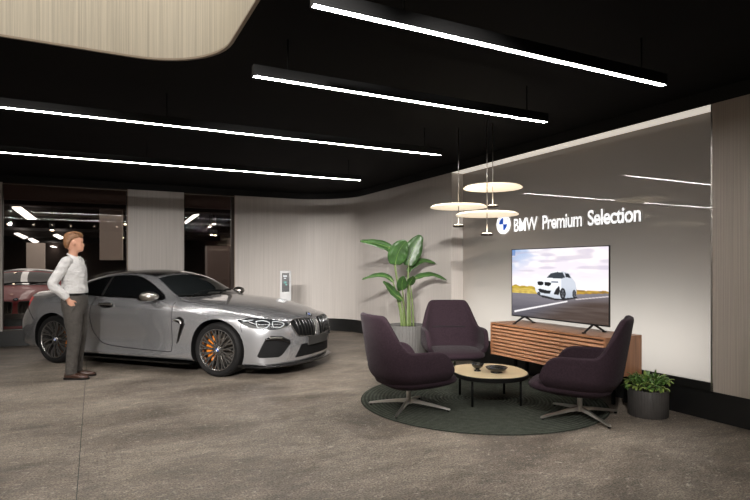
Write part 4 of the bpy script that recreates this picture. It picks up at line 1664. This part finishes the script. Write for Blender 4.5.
def make_person(label):
    t = thing('person', label, 'person')
    # --- joints: x forward, y left, z up
    rs, re, rw = Vector((-.035, -.172, 1.462)), Vector((-.165, -.245, 1.185)), Vector((-.005, -.195, .995))
    ls, le, lw = Vector((-.01, .172, 1.462)), Vector((-.10, .245, 1.19)), Vector((.0, .195, 1.0))
    # --- body: one continuous surface
    bm = bmesh.new()
    # head, lofted with a face profile
    hz = 1.587
    HH = .237
    prof = [(-.03, .045, -.055, .048), (.0, .080, -.045, .050), (.035, .100, -.05, .050), (.09, .106, -.06, .056), (.16, .1035, -.078, .0615), (.20, .106, -.085, .064), (.24, .105, -.090, .0665), (.30, .1025, -.096, .070),
            (.38, .1005, -.101, .0725), (.455, .0965, -.104, .0735), (.50, .0955, -.105, .074), (.56, .1035, -.106, .0745), (.62, .1035, -.107, .076), (.72, .097, -.107, .077), (.82, .080, -.100, .0735), (.90, .056, -.085, .064), (.96, .026, -.06, .046), (1.0, -.01, -.035, .012)]
    rings = []
    for f, xf_, xb, wd in prof:
        z = hz + f * HH
        cx = (xf_ + xb) / 2
        rx = (xf_ - xb) / 2
        rg = []
        for k in range(28):
            a = 2 * PI * k / 28
            c, s = math.cos(a), math.sin(a)
            e = 2.0 if c < 0 else 2.15
            rg.append((cx + rx * math.copysign(abs(c) ** (2 / e), c) - .01, wd * math.copysign(abs(s) ** (2 / e), s), z))
        rings.append(rg)
    loft(bm, rings)
    # nose, lips, chin, ears
    loft(bm, [[(.080, -.006, hz + .52 * HH), (.080, .006, hz + .52 * HH), (.0915, 0, hz + .52 * HH)],
              [(.080, -.010, hz + .40 * HH), (.080, .010, hz + .40 * HH), (.106, 0, hz + .40 * HH)],
              [(.080, -.017, hz + .31 * HH), (.080, .017, hz + .31 * HH), (.1185, 0, hz + .315 * HH)],
              [(.080, -.014, hz + .275 * HH), (.080, .014, hz + .275 * HH), (.109, 0, hz + .275 * HH)]])
    for zf in (.205, .165):
        tube(bm, [(.080, -.022, hz + zf * HH), (.0955, 0, hz + zf * HH), (.080, .022, hz + zf * HH)], [.004, .0065, .004], 8)
    for s in (-1, 1):
        rg = []
        for k, (dx, dz, q) in enumerate(((-.004, -.030, .5), (.0, -.012, .85), (-.004, .008, 1.1), (-.010, .026, .9), (-.014, .034, .3))):
            rg.append([(-.012 + dx + .019 * q * math.cos(2 * PI * j / 10), s * (.074 + .010 * math.sin(2 * PI * j / 10) + .006 * q), hz + .43 * HH + dz) for j in range(10)])
        loft(bm, rg)
        # brow and eye bulge
        tube(bm, [(.083, s * .014, hz + .565 * HH), (.0865, s * .032, hz + .58 * HH), (.070, s * .052, hz + .56 * HH)], [.004, .006, .004], 8)
        bmesh.ops.create_icosphere(bm, subdivisions=2, radius=.0125, matrix=Matrix.Translation((.073, s * .032, hz + .505 * HH)))
    HROT = Matrix.Translation((-.012, 0, 0)) @ Matrix.Rotation(math.radians(22), 4, 'Z') @ Matrix.Translation((.012, 0, 0))
    bm.transform(HROT)
    # neck, torso, legs
    limb(bm, [(-.03, 0, 1.45), (-.022, 0, 1.55), (-.005, 0, 1.63)], [.058, .054, .058])
    loft(bm, [ring((0, 0, z), rx, ry, 24) for z, rx, ry in ((.86, .08, .12), (.95, .105, .158), (1.06, .098, .150), (1.18, .100, .152), (1.32, .115, .172), (1.41, .085, .160), (1.455, .06, .125), (1.48, .04, .06))])
    for s in (-1, 1):
        limb(bm, [(.0, s * .09, .95), (.02, s * .094, .75), (.03, s * .096, .52), (.005, s * .096, .30), (-.02, s * .097, .06)], [.09, .08, .056, .052, .036])
        limb(bm, [(-.04, s * .097, .04), (.05, s * .102, .035), (.16, s * .112, .025)], [.036, .036, .026], flat=.8)
    for sh, el, wr, s in ((rs, re, rw, -1), (ls, le, lw, 1)):
        limb(bm, [sh + Vector((0, -s * .06, -.01)), sh, sh.lerp(el, .5), el, el.lerp(wr, .35), wr], [.05, .056, .047, .041, .040, .027])
        # hand: palm, four unequal bent fingers, thumb
        d = (Vector((.07, -s * .02, -.14))).normalized()
        palm = wr + d * .05
        inn = Vector((0, -s, 0))
        fwd = inn.cross(d) * (1 if s < 0 else -1)
        if fwd.x < 0:
            fwd = -fwd
        rgs = []
        for q, wd, th in ((0, .024, .018), (.03, .034, .018), (.07, .040, .016), (.095, .038, .013)):
            c = wr + d * q
            rgs.append([c + fwd * wd * math.cos(2 * PI * j / 14) + inn * th * math.sin(2 * PI * j / 14) for j in range(14)])
        loft(bm, rgs)
        for k, ln in enumerate((.066, .076, .071, .055)):
            b0 = wr + d * .085 + fwd * (.028 - .0185 * k)
            b1 = b0 + (d * .9 + inn * .25).normalized() * ln * .5
            b2 = b1 + (d * .7 + inn * .7).normalized() * ln * .3
            b3 = b2 + (d * .35 + inn * .95).normalized() * ln * .22
            tube(bm, [b0 - d * .02, b0, b1, b2, b3], [.0085, .009, .0082, .0074, .006], 8)
        b0 = wr + d * .028 + fwd * .026
        b1 = b0 + (d * .6 + fwd * .75 + inn * .25).normalized() * .032
        b2 = b1 + (d * .9 + fwd * .35 + inn * .3).normalized() * .03
        tube(bm, [b0 - fwd * .012, b0, b1, b2], [.012, .0115, .0095, .0075], 8)
    body = fuse(bm, .006, 3, .5)
    for f in body.faces:
        c = HROT.inverted() @ f.calc_center_median()
        if c.z > hz + .47 * HH and c.z < hz + .54 * HH and c.x > .078 and abs(abs(c.y) - .032) < .013 and abs(c.z - hz - .505 * HH) < .006:
            f.material_index = 1
        if hz + .145 * HH < c.z < hz + .225 * HH and c.x > .083 and abs(c.y) < .024:
            f.material_index = 2
    obj('body', body, [M['skin'], M['eye'], M['lip']], t)
    # --- hair: cap with side parting swept back, short at the neck
    bm = bmesh.new()
    rings = []
    for f, xf_, xb, wd in ((.17, -.055, -.098, .060), (.26, -.045, -.110, .073), (.36, -.035, -.117, .080), (.48, -.018, -.121, .084), (.58, .005, -.120, .083), (.68, .055, -.120, .084), (.76, .103, -.118, .083), (.84, .104, -.113, .080), (.92, .094, -.102, .074), (.99, .066, -.080, .058), (1.045, .030, -.045, .034), (1.06, .005, -.02, .012)):
        z = hz + f * HH
        cx, rx = (xf_ + xb) / 2, (xf_ - xb) / 2
        rings.append([(cx + rx * math.cos(2 * PI * k / 28) - .01, wd * math.sin(2 * PI * k / 28) * 1.0, z + .008 * math.sin(k * 2.1 + f * 9) * (f > .7)) for k in range(28)])
    loft(bm, rings)
    for k in range(16):                       # swept locks
        y = -.066 + .132 * k / 15
        q = math.sqrt(max(0, 1 - (y / .085) ** 2))
        tube(bm, [(.088 * q + .008, y, hz + (.80 + .04 * q) * HH), (.062 * q, y * 1.02, hz + (.95 + .05 * q) * HH), (-.02, y * 1.03, hz + (.97 + .085 * q) * HH), (-.085 * q - .015, y * 1.0, hz + .86 * HH)], [.006, .012, .012, .006], 7)
    bm.transform(HROT)
    obj('hair', fuse(bm, .006, 2, .4), M['hair'], t)
    # --- shirt
    bm = bmesh.new()
    loft(bm, [ring((cx, 0, z), rx, ry, 28) for cx, z, rx, ry in ((.0, 1.035, .126, .170), (.0, 1.06, .138, .180), (.002, 1.10, .142, .184), (-.002, 1.18, .134, .178), (-.004, 1.30, .136, .182), (-.008, 1.38, .130, .184), (-.012, 1.44, .108, .172), (-.016, 1.485, .082, .118), (-.018, 1.52, .066, .070))])
    for sh, el, wr, s in ((rs, re, rw, -1), (ls, le, lw, 1)):
        limb(bm, [sh + Vector((0, -s * .07, -.03)), sh + Vector((0, 0, -.004)), sh.lerp(el, .5), el, el.lerp(wr, .4), wr.lerp(el, .06)], [.058, .066, .062, .058, .055, .042])
        for q, a in ((.86, .05), (.93, .047)):   # cuff
            pass
    # soft folds: sleeve bunching at the elbow, drape over the waist
    for k in range(5):
        f = k / 4
        c = rs.lerp(re, .55 + .4 * f)
        tube(bm, [c + Vector((.05, .02, .01)), c + Vector((.0, -.052, -.012)), c + Vector((-.052, .0, .004))], .014, 8)
        c = re.lerp(rw, .15 + .4 * f)
        tube(bm, [c + Vector((.03, -.03, -.035)), c + Vector((-.01, -.05, .0)), c + Vector((-.03, -.02, .045))], .011, 8)
    for k in range(7):
        z = 1.09 + .035 * k
        tube(bm, [(.124, -.03 + .02 * (k % 2), z + .02), (.085, -.135, z + .035), (-.01, -.178, z + .0), (-.095, -.12, z - .012)], [.006, .012, .012, .006], 8)
    # collar
    colr = []
    for k in range(25):
        a = PI * 2 * k / 24
        colr.append((-.016 + .064 * math.cos(a), .062 * math.sin(a), 1.532 - .026 * math.cos(a)))
    tube(bm, colr, .014, 8)
    for s in (-1, 1):
        loft(bm, [[(.048, s * .018, 1.54), (.06, s * .022, 1.535), (.05, s * .05, 1.548)], [(.076, s * .03, 1.485), (.086, s * .034, 1.485), (.062, s * .066, 1.505)]])
    obj('shirt', fuse(bm, .007, 4, .5), M['shirt'], t)
    bm = bmesh.new()
    for k in range(8):
        z = 1.11 + .052 * k
        lathe(bm, [(0, 0), (.006, 0), (.006, .003), (0, .003)], 10, (.137 - .0025 * abs(k - 4), 0, z), 'x')
    obj('button', bm, M['emwhite'], t)
    # --- trousers
    bm = bmesh.new()
    loft(bm, [ring((0, 0, z), rx, ry, 28) for z, rx, ry in ((.80, .11, .165), (.86, .136, .184), (.94, .146, .188), (1.00, .142, .182), (1.05, .136, .178), (1.065, .135, .178))])
    for s in (-1, 1):
        fx = 0
        limb(bm, [(.002, s * .086, .93), (.015, s * .094, .74), (.028, s * .096, .52), (.006, s * .096, .30), (-.008, s * .096, .115), (-.004, s * .096, .062)], [.115, .104, .080, .070, .065, .068], n=18)
        for k in range(4):                    # breaks at the knee and the hem
            z = .12 + .028 * k
            tube(bm, [(.060, s * .085, z), (.03, s * .096 + s * .062, z + .016), (-.058, s * .105, z + .006)], .010, 8)
        tube(bm, [(.098, s * .09, .50), (.066, s * .15, .525), (.0, s * .166, .55)], .009, 8)
        tube(bm, [(.10, s * .13, .97), (.06, s * .188, .90), (.02, s * .198, .83)], .010, 8)
    obj('trousers', fuse(bm, .008, 4, .5), M['trouser'], t)
    # belt line
    bm = bmesh.new()
    rr_ = [ring((0, 0, z), .140, .183, 32) for z in (1.04, 1.068)]
    ri_ = [ring((0, 0, z), .131, .174, 32) for z in (1.068, 1.04)]
    loft(bm, [rr_[0], rr_[1], ri_[0], ri_[1]], cap=False, closed=True)
    obj('belt', bm, M['gloss'], t, 'auto')
    # --- shoes
    for s in (-1, 1):
        bm = bmesh.new()
        rg = []
        for x, wd, h, z0 in ((-.085, .022, .055, .012), (-.07, .034, .085, .006), (-.03, .040, .092, .006), (.03, .042, .082, .006), (.08, .047, .062, .006), (.13, .048, .050, .006), (.175, .038, .042, .008), (.205, .018, .030, .012)):
            y0 = s * (.097 + .08 * (x + .05))
            rg.append([(x, y0 + wd * math.copysign(abs(math.cos(a)) ** .8, math.cos(a)), z0 + h / 2 + h / 2 * math.copysign(abs(math.sin(a)) ** .75, math.sin(a))) for a in [2 * PI * j / 16 for j in range(16)]])
        loft(bm, rg)
        so = obj('shoe', bm, M['shoe'], t)
        bm = bmesh.new()
        rg = []
        for x, wd in ((-.09, .026), (-.07, .037), (0, .042), (.05, .044), (.09, .050), (.14, .051), (.18, .041), (.21, .02)):
            y0 = s * (.097 + .08 * (x + .05))
            z1_ = .018 if x > .02 else .026
            rg.append([(x, y0 - wd, 0), (x, y0 + wd, 0), (x, y0 + wd, z1_), (x, y0 - wd, z1_)])
        loft(bm, rg)
        obj('sole', bm, M['black'], so, 'auto')
    return t


per = make_person('man in a white shirt and charcoal trousers, hand in pocket, looking at the silver car')
a = W(-3.78, 6.95)
dx, dy = W(math.cos(math.radians(9)), math.sin(math.radians(9)))
per.location = (a[0], a[1], 0)
per.rotation_euler = (0, 0, math.atan2(dy, dx))

# ------------------------------------------------------------------ added lamps and world
def spot(x, y, z, tx, ty_, tz, power, size, blend=.5, rad=.04):
    l = bpy.data.lights.new('added_spot', 'SPOT')
    l.energy = power
    l.spot_size = math.radians(size)
    l.spot_blend = blend
    l.shadow_soft_size = rad
    l.color = (1, .965, .925)
    o = bpy.data.objects.new('added_spot', l)
    COL.objects.link(o)
    o.location = (x, y, z)
    o.rotation_euler = (Vector((tx, ty_, tz)) - Vector((x, y, z))).to_track_quat('-Z', 'Y').to_euler()
    return o


# track spots out of view, added with fittings to brighten car, walls and lounge
def added_spot(a, b, ta, tb, tz, power, size, label, blend=.7):
    x, y = W(a, b)
    tx, ty_ = W(ta, tb)
    d = (Vector((tx, ty_, tz)) - Vector((x, y, 2.86))).normalized()
    t = thing('added_spotlight', label, 'light', (x, y, 2.86), 0, 'added track spots out of view')
    q = d.to_track_quat('-Z', 'Y').to_matrix().to_4x4()
    bm = bmesh.new()
    lathe(bm, [(0, .10), (.04, .10), (.045, .09), (.045, -.06), (.040, -.06), (.038, -.02), (0, -.02)], 20)
    bm.transform(q)
    obj('housing', bm, M['black'], t, 'auto')
    bm = bmesh.new()
    lathe(bm, [(0, -.024), (.037, -.024), (.037, -.021), (0, -.021)], 16)
    bm.transform(q)
    obj('lens', bm, M['spotlens'], t, 'auto')
    bm = bmesh.new()
    tube(bm, [(0, 0, 0), (0, 0, .14)], .012, 8)
    obj('bracket', bm, M['black'], t)
    p = Vector((x, y, 2.86)) + d * .07
    spot(p.x, p.y, p.z, tx, ty_, tz, power, size, blend, .05)


added_spot(-2.0, -.2, -3.5, 8.6, .55, 900, 32, 'added track spot aimed at the tail of the silver car')
added_spot(-1.5, .05, -1.2, 8.0, .55, 700, 32, 'added track spot aimed at the nose of the silver car')
added_spot(-1.0, .3, -1.0, 10.8, .25, 1250, 32, 'added track spot aimed at the wall beside the information stand')
added_spot(.3, 1.0, 1.0, 9.2, .6, 800, 32, 'added track spot aimed at the tall plant')
added_spot(-.3, .6, -.1, 10.8, .25, 1000, 32, 'added track spot aimed at the curved wall')
added_spot(-2.6, -.5, -4.6, 8.6, .55, 420, 32, 'added track spot aimed at the standing man')
added_spot(.9, 1.3, 1.5, 5.4, .2, 330, 44, 'added track spot aimed at the lounge')
# unseen area lamps added to brighten the showroom behind the glass
def far_fill(px, py, b, power):
    x, y = W((px - 375) / 552 * b, b)
    l = bpy.data.lights.new('showroom_fill', 'AREA')
    l.energy = power
    l.size = 6
    l.color = (1, .95, .9)
    o = bpy.data.objects.new('showroom_fill', l)
    COL.objects.link(o)
    o.location = (x, y, 2.72)


far_fill(24, 213, 14.5, 40)
far_fill(10, 213, 13.0, 22)
far_fill(190, 220, 16.5, 90)
far_fill(110, 220, 19, 160)
far_fill(200, 220, 24, 160)

w = bpy.data.worlds.new('World')
SC.world = w
w.use_nodes = True
w.node_tree.nodes['Background'].inputs[0].default_value = (.02, .02, .021, 1)
w.node_tree.nodes['Background'].inputs[1].default_value = 1

# ------------------------------------------------------------------ camera and view
cam = bpy.data.cameras.new('Camera')
co_ = bpy.data.objects.new('Camera', cam)
COL.objects.link(co_)
co_.location = (0, 0, 1.4)
co_.rotation_euler = (PI / 2, 0, -math.atan2(SA, CA))
cam.lens = 552 / 750 * 36
cam.sensor_width = 36
cam.shift_y = 16.5 / 750
cam.clip_start = .05
SC.camera = co_
SC.view_settings.view_transform = 'Standard'
SC.view_settings.look = 'None'
SC.view_settings.exposure = .45
SC.view_settings.gamma = 1
SC.view_settings.use_curve_mapping = False
SC.cycles.use_denoising = True
SC.cycles.max_bounces = 8
SC.cycles.sample_clamp_indirect = 6
